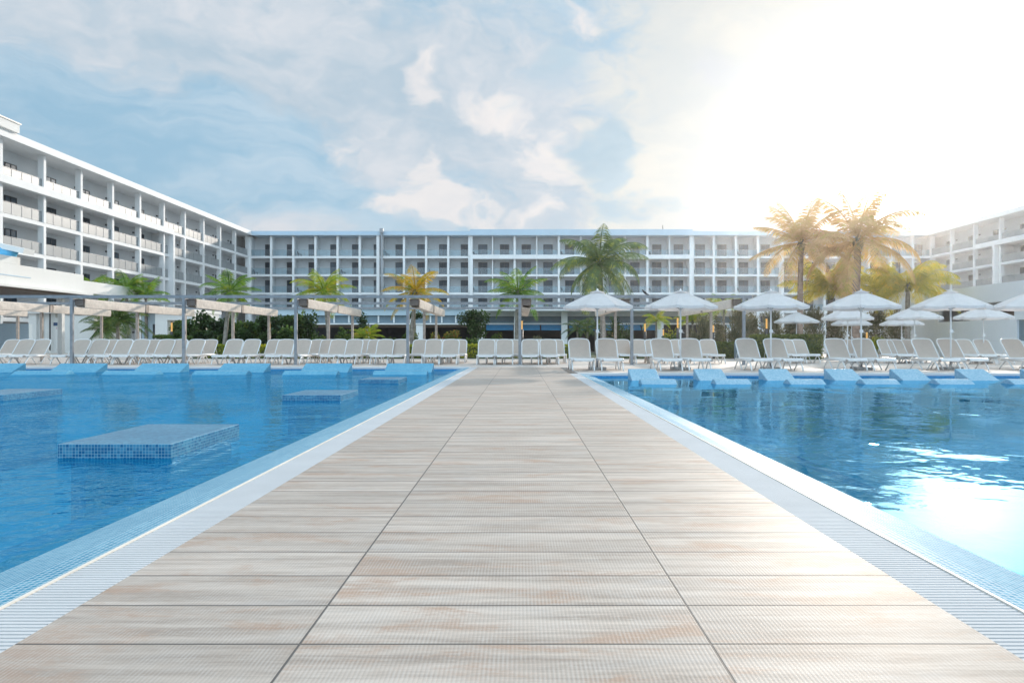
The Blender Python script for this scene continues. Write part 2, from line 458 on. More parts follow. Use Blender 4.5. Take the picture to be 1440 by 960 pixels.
# sloping mosaic margins
rim = MB()
def margin(x0, xs, y1):
    # xs: list of (x, z)
    for (xa, za), (xb, zb) in zip(xs[:-1], xs[1:]):
        rim.quad((xa, YN, za), (xb, YN, zb), (xb, y1, zb), (xa, y1, za))
margin(0, [(-1.727, -0.012), (-1.9, -0.030), (-2.20, -0.098), (-2.46, -0.16), (-2.461, -0.4)], YL)
margin(0, [(1.652, -0.012), (1.8, -0.030), (2.10, -0.098), (2.40, -0.16), (2.401, -0.4)], YR)
tag(rim.build('pool_margin', M['mosaic_rim']), kind='structure')
wl = MB(); wl.quad((-60, YN, WZ), (-2.21, YN, WZ), (-2.21, YL, WZ), (-60, YL, WZ))
tag(wl.build('water', M['water_left']), kind='structure')
wr = MB(); wr.quad((2.11, YN, WZ), (60, YN, WZ), (60, YR, WZ), (2.11, YR, WZ))
tag(wr.build('water', M['water_right']), kind='structure')
# overflow grates
for xa, xb, ye, lab in ((LX1, LX0, YL, 'white slatted overflow grate along the left edge of the walkway'),
                        (RX0, RX1, YR, 'white slatted overflow grate along the right edge of the walkway')):
    rt = empty('overflow_grate', ((xa+xb)/2, 8, 0)); tag(rt, lab, 'pool grate', 'overflow grates beside the walkway')
    hw = abs(xb-xa)/2
    ch = MB().box(-hw, hw, -8+YN, ye-8, -0.10, -0.03); ch.build('channel', M['channel'], rt)
    sl = MB(); yy = 1.0
    while yy < ye-0.03:
        sl.box(-hw+0.003, hw-0.003, yy-8, yy-8+0.0165, -0.026, -0.002); yy += 0.0262
    sl.build('slats', M['grate'], rt)
    lx = hw if xa > 0 else -hw
    MB().box(min(lx, lx+math.copysign(0.012, lx)), max(lx, lx+math.copysign(0.012, lx)), -8+YN, ye-8, -0.08, 0.003).build('lip', M['cream_lip'], rt)

# ------------------------------------------------------------------ in-pool mosaic tables (platforms)
def platform(x0, x1, y0, y1, top, label):
    rt = empty('pool_platform', ((x0+x1)/2, (y0+y1)/2, -1.3)); tag(rt, label, 'pool platform', 'mosaic platforms standing in the left pool')
    hx, hy = (x1-x0)/2, (y1-y0)/2
    o = MB().box(-hx, hx, -hy, hy, top+1.3-0.17, top+1.3).build('slab', M['mosaic_platform'], rt); bevel(o, 0.006, 1)
    b = MB(); b.box(-hx+0.08, -hx+0.20, -hy+0.06, hy-0.06, 0, top+1.3-0.172); b.build('support', M['mosaic_blue'], rt)
    b = MB(); b.box(hx-0.34, hx-0.06, -hy+0.06, hy-0.06, 0, top+1.3-0.172); b.build('support', M['mosaic_blue'], rt)
platform(-3.91, -2.95, 6.01, 7.48, 0.02, 'largest blue mosaic platform in the left pool, nearest the viewer')
platform(-3.98, -3.00, 11.9, 13.2, -0.005, 'small blue mosaic platform midway down the left pool beside the walkway')
platform(-3.84, -2.89, 16.9, 18.2, -0.01, 'farthest blue mosaic platform in the left pool, before the mosaic loungers')
platform(-9.65, -8.65, 11.9, 13.45, 0.0, 'mosaic platform cut by the left edge of the photo')

# ------------------------------------------------------------------ mosaic pool loungers
def pool_lounger(x, y_back, wdt, label, grp, knee_gap=2.1, kw=0.1, hgt=0.17, mt='mosaic_pale'):
    rt = empty('pool_lounger', (x, y_back, -1.3)); tag(rt, label, 'pool lounger', grp)
    # wedge backrest: vertical rear, face sloping toward the camera; z relative to the pool floor
    z0 = 1.3
    pr = [(0, 0.2), (0, z0+hgt), (-0.06, z0+hgt+0.004), (-0.72, z0-0.10), (-0.95, z0-0.22), (-0.95, 0.2)]
    o = MB().prism(pr, 0, wdt).build('backrest', M[mt], rt); fix_normals(o); bevel(o, 0.025, 3, 25)
    # knee hump
    yk = -knee_gap
    pr = [(yk+0.55, z0-0.26), (yk+0.34, z0-0.13), (yk+0.12, z0-0.01), (yk+0.03, z0+0.012), (yk-0.07, z0-0.005), (yk-0.34, z0-0.14), (yk-0.62, z0-0.28), (yk-0.62, 0.2), (yk+0.55, 0.2)]
    o = MB().prism(pr, -kw*0.3, wdt+kw*0.6).build('knee_rest', M[mt], rt); fix_normals(o); bevel(o, 0.025, 3, 50)
    pr = [(-0.95, z0-0.23), (yk+0.55, z0-0.27), (yk+0.55, 0.0), (-0.95, 0.0)]
    o = MB().prism(pr, 0, wdt).build('seat', M['mosaic_blue'], rt); fix_normals(o)
ordn = ['first','second','third','fourth','fifth','sixth','seventh','eighth','ninth','tenth','eleventh','twelfth','thirteenth','fourteenth','fifteenth','sixteenth','seventeenth','eighteenth','nineteenth','twentieth']
for k in range(7):
    pool_lounger(2.87+1.735*k, 18.9, 0.74, 'pale mosaic wedge lounger in the right pool, %s from the walkway' % ordn[k], 'mosaic loungers along the right pool')
for k in range(7):
    pool_lounger(-2.87-2.73*k-1.55, 23.8, 1.55, 'double blue mosaic lounger in the left pool, %s from the walkway' % ordn[k], 'mosaic loungers along the left pool', hgt=0.17, mt='mosaic_mid')

# ------------------------------------------------------------------ sun loungers
def make_lounger():
    rt = empty('sun_lounger')
    hw = 0.335
    zs = 0.37
    yh = 0.22                    # hinge
    # seat frame
    f = MB(); rr = 0.024
    loop = [(-hw, yh+0.45, zs-0.05), (-hw, yh, zs-0.01), (-hw, -0.80, zs), (-hw+0.05, -0.93, zs-0.005), (-hw+0.13, -0.96, zs-0.015), (hw-0.13, -0.96, zs-0.015), (hw-0.05, -0.93, zs-0.005), (hw, -0.80, zs), (hw, yh, zs-0.01), (hw, yh+0.45, zs-0.05)]
    f.tube(loop, rr, 8)
    for sx in (-1, 1):   # deep side rails
        f.box(sx*hw-0.016, sx*hw+0.016, -0.86, yh+0.42, zs-0.07, zs-0.005)
    f.box(-hw+0.05, hw-0.05, -0.975, -0.945, zs-0.075, zs-0.01)
    f.box(-hw, hw, yh+0.38, yh+0.42, zs-0.09, zs-0.05)
    f.build('seat_frame', M['white_plastic'], rt, True)
    # seat sling
    s = MB(); s.box(-hw+0.015, hw-0.015, -0.93, yh-0.01, zs-0.008, zs+0.006); s.build('seat_sling', M['sling'], rt)
    # backrest
    Lb = 0.80; an = R(51)
    cy, cz = math.cos(an), math.sin(an)
    def B(x, t, o=0.0): return (x, yh+0.01 + t*cy - o*cz, zs + t*cz + o*cy)
    prof = [(-hw, 0.0), (-hw, Lb-0.16), (-hw+0.025, Lb-0.07), (-hw+0.085, Lb-0.02), (-0.10, Lb), (0.10, Lb), (hw-0.085, Lb-0.02), (hw-0.025, Lb-0.07), (hw, Lb-0.16), (hw, 0.0)]
    bf = MB(); bf.tube([B(x, t) for x, t in prof], 0.022, 8)
    bf.tube([B(-hw, 0.01), B(hw, 0.01)], 0.016, 8)
    bk = bf.build('back_frame', M['white_plastic'], rt, True)
    b = MB()
    i0 = len(b.v)
    ip = [(x*0.95, t if t < 0.01 else t-0.012) for x, t in prof]
    k = len(ip)
    b.v += [B(x, t, 0.008) for x, t in ip] + [B(x, t, -0.004) for x, t in ip]
    b.f.append(tuple(range(k))); b.f.append(tuple(range(2*k-1, k-1, -1)))
    for j in range(k):
        j2 = (j+1) % k; b.f.append((j, k+j, k+j2, j2))
    o = b.build('back_sling', M['sling'], rt); fix_normals(o)
    # prop strut behind back
    p = MB(); p.tube([B(-hw+0.05, 0.42, -0.03), (-hw+0.05, yh+0.52, zs-0.06), (hw-0.05, yh+0.52, zs-0.06), B(hw-0.05, 0.42, -0.03)], 0.012, 6)
    p.build('prop_bar', M['white_plastic'], rt, True)
    # arched legs
    for sx in (-1, 1):
        X = sx*(hw-0.005)
        l = MB(); l.tube([(X, -0.90, 0.005), (X, -0.86, 0.10), (X, -0.74, 0.24), (X, -0.60, 0.315), (X, -0.48, 0.25), (X, -0.36, 0.12), (X, -0.24, 0.005)], [0.022, 0.022, 0.024, 0.026, 0.024, 0.022, 0.022], 8)
        l.build('leg', M['white_plastic'], rt, True)
        l = MB(); l.tube([(X, 0.00, 0.005), (X, 0.10, 0.10), (X, 0.24, 0.25), (X, 0.36, 0.305), (X, 0.48, 0.25), (X, 0.62, 0.12), (X, 0.70, 0.005)], [0.022, 0.022, 0.024, 0.026, 0.024, 0.022, 0.022], 8)
        l.build('leg', M['white_plastic'], rt, True)
    MB().tube([(-hw, -0.58, 0.30), (hw, -0.58, 0.30)], 0.014, 6).build('crossbar', M['white_plastic'], rt, True)
    MB().tube([(-hw, 0.36, 0.29), (hw, 0.36, 0.29)], 0.014, 6).build('crossbar', M['white_plastic'], rt, True)
    return rt
proto = make_lounger(); first = [True]
rnd = random.Random(5)
def place_lounger(px, Yback, label, group, rz=0.0, jitter=True):
    """px: photo x of the top of its back, Yback its distance"""
    o = proto if first[0] else copy_tree(proto)
    first[0] = False
    j = rnd.uniform(-0.09, 0.09) if jitter else 0
    Y = Yback-0.72 + j
    o.location = (PX(px, Yback+j), Y, 0.0); o.rotation_euler = (0, 0, rz + rnd.uniform(-0.02, 0.02))
    tag(o, label, 'sun lounger', group)
# left front row
LF = [16, 40, 62, 118, 144, 177, 201, 236, 254, 278, 296, 332, 356, 388, 403.5, 426.5, 463, 477, 500, 527.5, 542.5, 563, 575, 611, 635]
LFf = [40, 62, 118, 144, 177, 201, 236, 254, 278, 332, 356, 403.5, 427, 477, 500, 543, 565, 611, 635]
xs_prev = -99
def near_post(px, Y):
    X = PX(px, Y)
    return X
# a left-row lounger is named by its place in its row, counted from the walkway
LFf_sorted = sorted(LFf, reverse=True)
gL = 'sun loungers in the front row behind the left pool'
for i, px in enumerate(LFf_sorted):
    place_lounger(px, 29.3, 'beige sling lounger, %s leftward from the walkway in the left front row' % ordn[i], gL)
LB = sorted([20, 159, 219, 296.5, 388, 448, 463, 515, 529, 592, 646.5, 622], reverse=True)
gLB = 'sun loungers in the second row behind the left pool'
for i, px in enumerate(LB):
    place_lounger(px, 31.6, 'half hidden lounger, %s leftward from the walkway in the left second row' % ordn[i], gLB)
gC = 'sun loungers at the end of the walkway'
for i, px in enumerate([685, 710]):
    place_lounger(px, 29.2, ['beige sling lounger at the walkway end, leftmost of the front four', 'beige sling lounger at the walkway end, just left of the thin centre post'][i], gC)
for i, px in enumerate([745, 771]):
    place_lounger(px, 29.2, ['beige sling lounger at the walkway end, just right of the thin centre post', 'beige sling lounger at the walkway end, rightmost of the front four'][i], gC)
for i, px in enumerate([696.5, 721, 757.5, 782]):
    place_lounger(px, 31.0, 'white lounger behind the front four at the walkway end, %s from left' % ordn[i], gC)
RF = [814, 852, 929, 967.5, 1048, 1087, 1172, 1210, 1294, 1330, 1419, 1459]
gR = 'sun loungers in the front row beside the right pool'
for i, px in enumerate(RF):
    k = i//2
    place_lounger(px, 23.3, '%s lounger of the front pair under the %s large umbrella from the walkway' % ('left' if i % 2 == 0 else 'right', ordn[k]), gR)
RB = [874, 897, 917, 952, 994, 1103, 1121, 1192, 1243, 1257, 1274, 1353, 1378]
RBy = [31.0, 30.5, 30.5, 30.5, 30.5, 30.5, 31.2, 31.5, 30.5, 30.5, 31.5, 29.5, 29.5]
gRB = 'sun loungers in the rear rows behind the right pool'
for i, px in enumerate(RB):
    place_lounger(px, RBy[i], 'smaller looking rear row lounger on the right deck, %s from the walkway' % ordn[i], gRB)

# ------------------------------------------------------------------ umbrellas
def make_umbrella():
    rt = empty('umbrella')
    RO = 1.16; n = 8; zr = 2.02; zt = 2.50
    pl = MB(); pl.tube([(0, 0, 0.06), (0, 0, 2.46)], 0.026, 10); pl.build('pole', M['white_plastic'], rt, True)
    cn = MB(); SEG = 6; SUB = 4
    def pt(k, s, t):   # k sector, s 0..1 across, t 0..1 from apex to rim
        a0 = 2*PI*(k+0.5)/n; a1 = 2*PI*(k+1.5)/n
        p0 = Vector((math.cos(a0), math.sin(a0))); p1 = Vector((math.cos(a1), math.sin(a1)))
        p = p0.lerp(p1, s)*RO*t
        z = zt - (zt-zr)*(t**1.18) - 0.05*math.sin(PI*s)*t*t*0.55
        q = p * (1 - 0.045*math.sin(PI*s)*t*t)
        return (q.x, q.y, z)
    for k in range(n):
        for i in range(SEG):
            for j in range(SUB):
                t0 = i/SEG; t1 = (i+1)/SEG; s0 = j/SUB; s1 = (j+1)/SUB
                if i == 0: cn.tri(pt(k, 0, 0), pt(k, s0, t1), pt(k, s1, t1))
                else: cn.quad(pt(k, s0, t0), pt(k, s0, t1), pt(k, s1, t1), pt(k, s1, t0))
        for j in range(SUB):      # valance
            a = Vector(pt(k, j/SUB, 1)); b = Vector(pt(k, (j+1)/SUB, 1))
            dz = Vector((0, 0, -0.085))
            cn.quad(a, a+dz-Vector((a.x, a.y, 0))*0.012, b+dz-Vector((b.x, b.y, 0))*0.012, b)
    o = cn.build('canopy', M['canopy'], rt)
    vt = MB()
    for k in range(n):
        a0 = 2*PI*(k+0.5)/n; a1 = 2*PI*(k+1.5)/n
        r = 0.27
        vt.tri((0, 0, zt+0.035), (math.cos(a0)*r, math.sin(a0)*r, zt-0.035), (math.cos(a1)*r, math.sin(a1)*r, zt-0.035))
    vt.build('vent_cap', M['canopy'], rt)
    fi = MB(); fi.tube([(0, 0, zt+0.02), (0, 0, zt+0.05), (0, 0, zt+0.085)], [0.03, 0.035, 0.012], 8); fi.build('finial', M['white_plastic'], rt, True)
    hb = MB(); hb.tube([(0, 0, 1.90), (0, 0, 1.97)], 0.045, 10); hb.build('hub', M['white_plastic'], rt, True)
    for k in range(n):
        a0 = 2*PI*(k+0.5)/n; c, s = math.cos(a0), math.sin(a0)
        rb = MB(); rb.beam((c*0.04, s*0.04, zt-0.04), (c*RO*0.5, s*RO*0.5, zt-0.04-(zt-zr)*0.44), 0.016, 0.016)
        rb.beam((c*RO*0.5, s*RO*0.5, zt-0.04-(zt-zr)*0.44), (c*RO*0.985, s*RO*0.985, zr-0.015), 0.016, 0.016)
        r_ = rb.build('rib', M['grey_metal'], rt)
    for k in range(n):
        a0 = 2*PI*(k+0.5)/n; c, s = math.cos(a0), math.sin(a0)
        sb = MB(); sb.beam((c*0.04, s*0.04, 1.94), (c*RO*0.52, s*RO*0.52, zt-0.05-(zt-zr)*0.46), 0.014, 0.014); sb.build('strut', M['grey_metal'], rt)
    ck = MB(); ck.box(-0.045, 0.045, -0.06, 0.02, 1.18, 1.28); ck.beam((0.02, -0.06, 1.23), (0.09, -0.10, 1.17), 0.012, 0.012); ck.build('crank', M['white_plastic'], rt)
    bs = MB().box(-0.26, 0.26, -0.26, 0.26, 0.0, 0.09).build('base', M['stone_base'], rt); bevel(bs, 0.015, 2)
    MB().tube([(0, 0, 0.09), (0, 0, 0.36)], 0.04, 10).build('socket', M['grey_metal'], rt, True)
    return rt
um = make_umbrella(); uf = [True]
def place_umbrella(X, Y, label, group, rz=0, sc=1.0):
    o = um if uf[0] else copy_tree(um)
    uf[0] = False
    o.location = (X, Y, 0); o.rotation_euler = (0, 0, rz); o.scale = (sc, sc, sc)
    tag(o, label, 'umbrella', group)
gU = 'large umbrellas over the front row of loungers'
for k, px in enumerate([840, 957, 1084, 1211, 1337, 1452]):
    place_umbrella(PX(px, 22.7), 22.7, 'large white umbrella between a pair of front loungers, %s from the walkway' % ordn[k], gU, rnd.uniform(-0.15, 0.15))
gU2 = 'umbrellas over the rear loungers on the right'
for px, Y, lab, sc in ((1120, 37.0, 'small white umbrella in front of the clipped hedge', 0.97),
                       (1192, 30.5, 'mid distance white umbrella partly under the fourth large canopy', 0.95),
                       (1197.5, 38, 'farthest white umbrella showing just below another canopy', 0.92),
                       (1286, 30.0, 'white umbrella before the corner of the low white building', 0.95),
                       (1268, 36.5, 'low far umbrella whose rim shows under its nearer neighbour', 0.90),
                       (1383, 29.5, 'white umbrella standing in front of the long white wall', 0.95)):
    place_umbrella(PX(px, Y), Y, lab, gU2, rnd.uniform(-0.3, 0.3), sc)

# ------------------------------------------------------------------ pergola
pg = empty('pergola', (-8.7, 32, 0)); tag(pg, 'long grey pergola with rolled cream fabric canopies behind the left pool', 'pergola')
ox, oy = -8.7, 32.0
XP = [4.33*k for k in range(-7, 3)]
YPr = [27.5, 32.2, 36.8]
HP = 2.64
for x in XP:
    for y in YPr:
        if x == XP[-1] and False: continue
        ms = M['beam_grey'] if y == 27.5 else M['wood_post']
        o = MB().box(-0.055, 0.055, -0.055, 0.055, 0, HP-0.06).build('post', ms, pg, loc=(x-ox, y-oy, 0)); bevel(o, 0.008, 1)
        MB().box(-0.11, 0.11, -0.11, 0.11, 0, 0.02).build('foot_plate', M['grey_metal'], o)
for y in YPr:
    a = MB(); a.box(XP[0]-1.5-ox, XP[-1]+0.3-ox, y-oy-0.05, y-oy+0.05, HP-0.06, HP+0.055); a.build('cross_beam', M['beam_grey'], pg)
for x in XP:
    a = MB(); a.box(x-ox-0.035, x-ox+0.035, YPr[0]-oy+0.05, YPr[-1]-oy-0.05, HP-0.12, HP-0.061); a.build('rafter', M['beam_grey'], pg)
# rolled fabric canopies: bundles of folds hung beside each rafter
def canopy_bundle(x, side, seed):
    rr = random.Random(seed)
    for (ya, yb) in ((27.62, 32.05), (32.35, 36.9)):
        mb = MB(); folds = 5; wv = 0.36; ny = 9
        x0 = 0.07*side; z1 = HP-0.09
        # stacked vertical folds
        for k in range(folds):
            xa = x0 + side*wv*k/folds; xb = x0 + side*wv*(k+1)/folds; xm = (xa+xb)/2
            pts = []
            for j in range(ny+1):
                y = ya + (yb-ya)*j/ny
                s1 = rr.uniform(-0.012, 0.012); s2 = rr.uniform(-0.02, 0.02)
                pts.append(((xa, y, z1+s1*0.4), (xm+s1, y, z1-0.30+s2), (xb, y, z1+s1*0.4)))
            for j in range(ny):
                a, b_ = pts[j], pts[j+1]
                mb.quad(a[0], a[1], b_[1], b_[0]); mb.quad(a[1], a[2], b_[2], b_[1])
        # outer skin that shows as a long band
        sk = []
        for j in range(ny+1):
            y = ya+(yb-ya)*j/ny; s = rr.uniform(-0.012, 0.012)
            xo = x0+side*(wv+0.012)
            sk.append(((x0, y, z1+0.012), (xo-side*0.03, y, z1+0.012), (xo, y, z1-0.03), (xo+s, y, z1-0.18+s), (xo-side*0.015, y, z1-0.33+s*0.5), (xo-side*0.10, y, z1-0.345), (x0+side*0.02, y, z1-0.31)))
        for j in range(ny):
            for q in range(6):
                mb.quad(sk[j][q], sk[j][q+1], sk[j+1][q+1], sk[j+1][q])
        mb.build('fabric_canopy', M['awning'], pg, loc=(x-ox, -oy, 0))
    e = MB(); e.box(min(0.075*side, 0.40*side), max(0.075*side, 0.40*side), 27.56-oy, 27.60-oy, HP-0.34, HP-0.09); e.build('canopy_bar', M['brown_soffit'], pg, loc=(x-ox, 0, 0))
    e = MB(); e.box(min(0.075*side, 0.46*side), max(0.075*side, 0.46*side), 32.1-oy, 32.26-oy, HP-0.42, HP-0.08); e.build('canopy_bar', M['wood_post'], pg, loc=(x-ox, 0, 0))
for i, x in enumerate(XP):
    canopy_bundle(x, 1 if x <= 0.1 else -1, i)

# bird perched on the front pergola beam
bX, bY = PX(907.5, 27.5), 27.5
rt = empty('bird', (bX, bY, HP+0.055)); tag(rt, 'black bird with a long tail perched on the grey pergola beam between two umbrellas', 'bird')
b = MB(); b.tube([(-0.13, 0, 0.22), (-0.10, 0, 0.19), (-0.05, 0, 0.13), (0.0, 0, 0.09), (0.05, 0, 0.04), (0.12, 0, 0.02), (0.16, 0, -0.0)][::-1], [0.006, 0.016, 0.024, 0.048, 0.05, 0.035, 0.03][::-1] if False else [0.012, 0.02, 0.03, 0.047, 0.042, 0.026, 0.008], 10)
b.build('body', M['bird'], rt, True)
t = MB(); t.beam((0.10, 0, 0.03), (0.24, 0, -0.10), 0.045, 0.010); t.build('tail', M['bird'], rt)
l = MB(); l.tube([(0.02, 0.015, 0.06), (0.02, 0.015, 0)], 0.004, 5); l.build('leg', M['bird'], rt)
l = MB(); l.tube([(0.02, -0.015, 0.06), (0.02, -0.015, 0)], 0.004, 5); l.build('leg', M['bird'], rt)

# ------------------------------------------------------------------ hotel wings
LV = [3.0, 5.95, 8.9, 11.85, 14.8]
SOF = 18.05; RT = 18.75
BD = 2.2
# shared door / rail meshes
def door_src(wd, parent):
    d = MB(); t = 0.07
    hgt = 2.15
    d.box(0, t, -0.06, 0.04, 0, hgt); d.box(wd-t, wd, -0.06, 0.04, 0, hgt); d.box(t, wd-t, -0.06, 0.04, hgt-t, hgt); d.box(t, wd-t, -0.06, 0.04, 0, t)
    d.box(wd/2-t/2, wd/2+t/2, -0.06, 0.04, t, hgt-t)
    f = d.build('door', M['door_frame'], parent)
    g = MB(); g.box(t, wd/2-t/2, -0.025, 0.0, t, hgt-t); g.box(wd/2+t/2, wd-t, -0.025, 0.0, t, hgt-t)
    p = g.build('pane', M['pane'], f)
    return f, p
def rail_src(wd, parent, gm='rail_glass'):
    r = MB(); r.box(0, wd, -0.02, 0.02, 1.02, 1.05)
    k = max(2, int(round(wd/1.4)))
    for i in range(k+1):
        x = i*wd/k; x = min(max(x, 0.015), wd-0.015); r.box(x-0.012, x+0.012, -0.012, 0.012, 0, 1.02)
    f = r.build('railing', M['grey_metal'], parent)
    g = MB(); g.box(0.03, wd-0.03, 0.014, 0.022, 0.06, 1.0)
    p = g.build('glass_pane', M[gm], f)
    return f, p
def wing(loc, rz, nb, bw, label, door_at, door_w=1.5, lamps=False, thick=None, thin_every=None, fin=None, roof_up=0.0, depth=14.0, roof_mat=None, cw=0.34, cdepth=0.5, skip_cols=(), ext=(0, 0)):
    rt = empty('hotel_wing', loc, rz); tag(rt, label, 'hotel building')
    L = nb*bw
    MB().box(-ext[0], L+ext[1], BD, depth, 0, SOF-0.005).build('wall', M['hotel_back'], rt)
    MB().box(-ext[0], L+ext[1], -0.75, depth+0.3, SOF, SOF+0.28).box(-ext[0], L+ext[1], -0.60, depth+0.2, SOF+0.28, RT+roof_up).build('roof', [M['hotel_white'] if roof_mat is None else roof_mat], rt)
    for z in LV:
        MB().box(0, L, 0.0, BD-0.003, z-0.34, z).build('balcony_slab', M['hotel_white'], rt)
    csrc = None; ccount = 0
    for k in range(nb+1):
        x = min(max(k*bw, cw/2+0.01), L-cw/2-0.01)
        thin = thin_every and k % 2 == 1
        c = MB()
        zz = [0]+LV+[SOF+0.337]
        w2 = 0.08 if thin else cw/2
        for a, b_ in zip(zz[:-1], zz[1:]):
            c.box(x-w2, x+w2, -0.06 if not thin else 0.05, cdepth, a+0.001, b_-0.342)
        if k not in skip_cols:
            c.build('column', M['hotel_white'], rt)
        # dividing wall between neighbouring balconies
    if not lamps:
        for k in range(nb+1):
            x = min(max(k*bw, 0.1), L-0.1); c = MB(); zz = [0]+LV+[SOF+0.337]
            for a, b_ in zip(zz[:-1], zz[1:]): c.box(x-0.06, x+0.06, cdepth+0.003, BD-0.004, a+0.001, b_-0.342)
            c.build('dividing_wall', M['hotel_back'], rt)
    ds, dp = door_src(door_w, rt); rs, rp = rail_src(bw-cw-0.02, rt, 'rail_glass_pale' if lamps else 'rail_glass')
    fd = True
    if lamps:
        ls = MB().box(-0.12, 0.12, -0.16, 0, 0, 0.16).build('wall_lamp', M['dark_metal'], rt); fl = True
    for z in [0.02]+LV:
        for k in range(nb):
            if fd: d, r_ = ds, rs; fd = False
            else:
                d = part_copy(ds, rt, (0, 0, 0)); part_copy(dp, d, (0, 0, 0))
                r_ = part_copy(rs, rt, (0, 0, 0)); part_copy(rp, r_, (0, 0, 0))
            d.location = (k*bw+door_at, BD-0.043, z+0.004)
            r_.location = (k*bw+cw/2+0.01, 0.12, z+0.004)
            if lamps:
                if fl: l = ls; fl = False
                else: l = part_copy(ls, rt, (0, 0, 0))
                l.location = (k*bw+2.5 if door_at > 2.6 else k*bw+3.6, BD-0.003, z+1.95)
    if thick:     # projecting white frame round part of the facade
        a, b_, zt = thick
        MB().box(a, b_, -0.55, -0.003, zt-0.62, zt+0.05).build('facade_frame', M['hotel_white'], rt)
    for fx in (fin or ()):
        x, zt = fx
        MB().box(x-0.22, x+0.22, -0.55, BD-0.005, 0, zt-0.623).build('fin_wall', M['hotel_white'], rt)
    return rt
# left wing (runs away from us on the left), facade looks +X
XL = -43.8
wl_ = wing((XL, 49.0, 0), R(90), 12, 5.5, 'long white hotel wing receding on the left with round topped balconies stacked to the roof'.replace('round topped ', ''), 3.4, 1.5, lamps=True, ext=(0, 14),
     thick=(0.0, 40.0, 14.9), fin=[(40.0, 14.9)])
XR = 66.3
wing((XR, 115.0, 0), R(-90), 9, 5.6, 'white hotel wing receding on the right, pale in the low sun', 1.0, 1.5, lamps=True, ext=(14, 0),
     thick=(12.0, 50.4, 14.9), fin=[(16.2, 14.9)], roof_mat=M['hotel_white'])
# back blocks
BW = 3.58
wing((XL, 115.0, 0), 0, 10, BW, 'far hotel block at left with evenly spaced balconies, beside the left wing', 1.85, 1.5, fin=[(5.85*BW, 19.0)], roof_mat=M['roof_blue'])
wing((XL+10*BW, 115.0, 0), 0, 10, BW, 'middle hotel block behind the centre palms with paired balconies', 1.15, 1.5, thin_every=2, roof_up=0.28, thick=(0, 10*BW, 14.9), fin=[(0.2, 14.9), (4*BW, 0.7), (10*BW-0.25, 14.9)], roof_mat=M['roof_blue'])
wing((XL+20*BW, 115.0, 0), 0, 11, BW, 'far hotel block at right behind the sunlit palms', 1.15, 1.5, fin=[(4.05*BW, 19.0)], roof_mat=M['roof_blue'])
# drain pipe on the far facade
rt = empty('drain_pipe', (PX(536.5, 114), 114.0, 0)); tag(rt, 'tall dark pipe running up the far hotel facade to the roof', 'pipe')
MB().tube([(0, 0, 0), (0, 0, 18.9)], 0.16, 8).build('pipe', M['grey_metal'], rt, True)
MB().box(-0.28, 0.28, -0.2, 0.2, 18.4, 19.1).build('pipe_head', M['grey_metal'], rt)
# rooftop items
rt = empty('rooftop_unit', (XL+0.6, 60.2, RT)); tag(rt, 'white rooftop unit at the near end of the left wing roof', 'rooftop unit')
MB().box(-1.2, 0.3, -2.0, 0.8, 0, 0.75).build('casing', M['white_wall'], rt); MB().box(-1.3, 0.4, -2.1, 0.9, 0.75, 0.85).build('lid', M['cream_lip'], rt)
rt = empty('roof_antenna', (PX(932, 117), 117, RT+0.25)); tag(rt, 'small antenna on the flat roof of the middle hotel block', 'antenna')
MB().tube([(0, 0, 0), (0, 0, 1.1)], 0.05, 6).build('mast', M['dark_metal'], rt); MB().box(-0.6, 0.6, -0.3, 0.3, 0, 0.3).build('casing', M['grey_metal'], rt)

# balcony furniture (small, on the left wing and some far balconies)
def make_bchair():
    r = empty('balcony_chair')
    MB().box(-0.26, 0.26, -0.26, 0.26, 0.36, 0.42).build('seat', M['chair_dark'], r)
    MB().beam((0, 0.26, 0.40), (0, 0.36, 0.85), 0.52, 0.05, (0,1,0)).build('backrest', M['chair_dark'], r)
    for sx in (-1, 1):
        for sy in (-1, 1): MB().box(sx*0.22-0.02, sx*0.22+0.02, sy*0.22-0.02, sy*0.22+0.02, 0, 0.36).build('leg', M['dark_metal'], r)
    return r
def make_btable():
    r = empty('balcony_table')
    MB().tube([(0, 0, 0.68), (0, 0, 0.72)], 0.35, 16).build('table_top', M['chair_dark'], r)
    MB().tube([(0, 0, 0), (0, 0, 0.68)], 0.03, 8).build('stem', M['dark_metal'], r)
    MB().tube([(0, 0, 0), (0, 0, 0.03)], 0.22, 12).build('base', M['dark_metal'], r)
    return r
bc, bt = make_bchair(), make_btable(); fb = [True, True]
fl_name = {0: 'ground', 1: 'first floor', 2: 'second floor', 3: 'third floor', 4: 'fourth floor', 5: 'top floor'}
cnt = {}
def bfurn(kind, x, y, z, rz, lab):
    src = bc if kind == 'c' else bt; i = 0 if kind == 'c' else 1
    o = src if fb[i] else copy_tree(src); fb[i] = False
    o.location = (x, y, z+0.004); o.rotation_euler = (0, 0, rz)
    tag(o, lab, 'chair' if kind == 'c' else 'table', 'balcony furniture')
for fi_, z in ((3, LV[2]), (4, LV[3]), (5, LV[4])):
    for k in range(2, 12):
        if (k*7+fi_*3) % 3 == 1: continue
        y0 = 49+k*5.5
        nm = 'left wing %s balcony, %s bay from its far end' % (fl_name[fi_], ordn[11-k])
        bfurn('c', XL-1.1, y0+1.1, z, R(-60), 'dark chair, ' + nm)
        bfurn('t', XL-1.0, y0+2.1, z, 0, 'dark round table, ' + nm)
for fi_, z in ((3, LV[2]), (4, LV[3]), (5, LV[4])):
    for k in range(31):
        if (k*5+fi_*2) % 4 != 0: continue
        nm = 'far facade %s balcony, %d bays right of the left corner' % (fl_name[fi_], k)
        bfurn('c', XL+k*BW+0.75, 116.0, z, R(120), 'small dark chair, ' + nm)

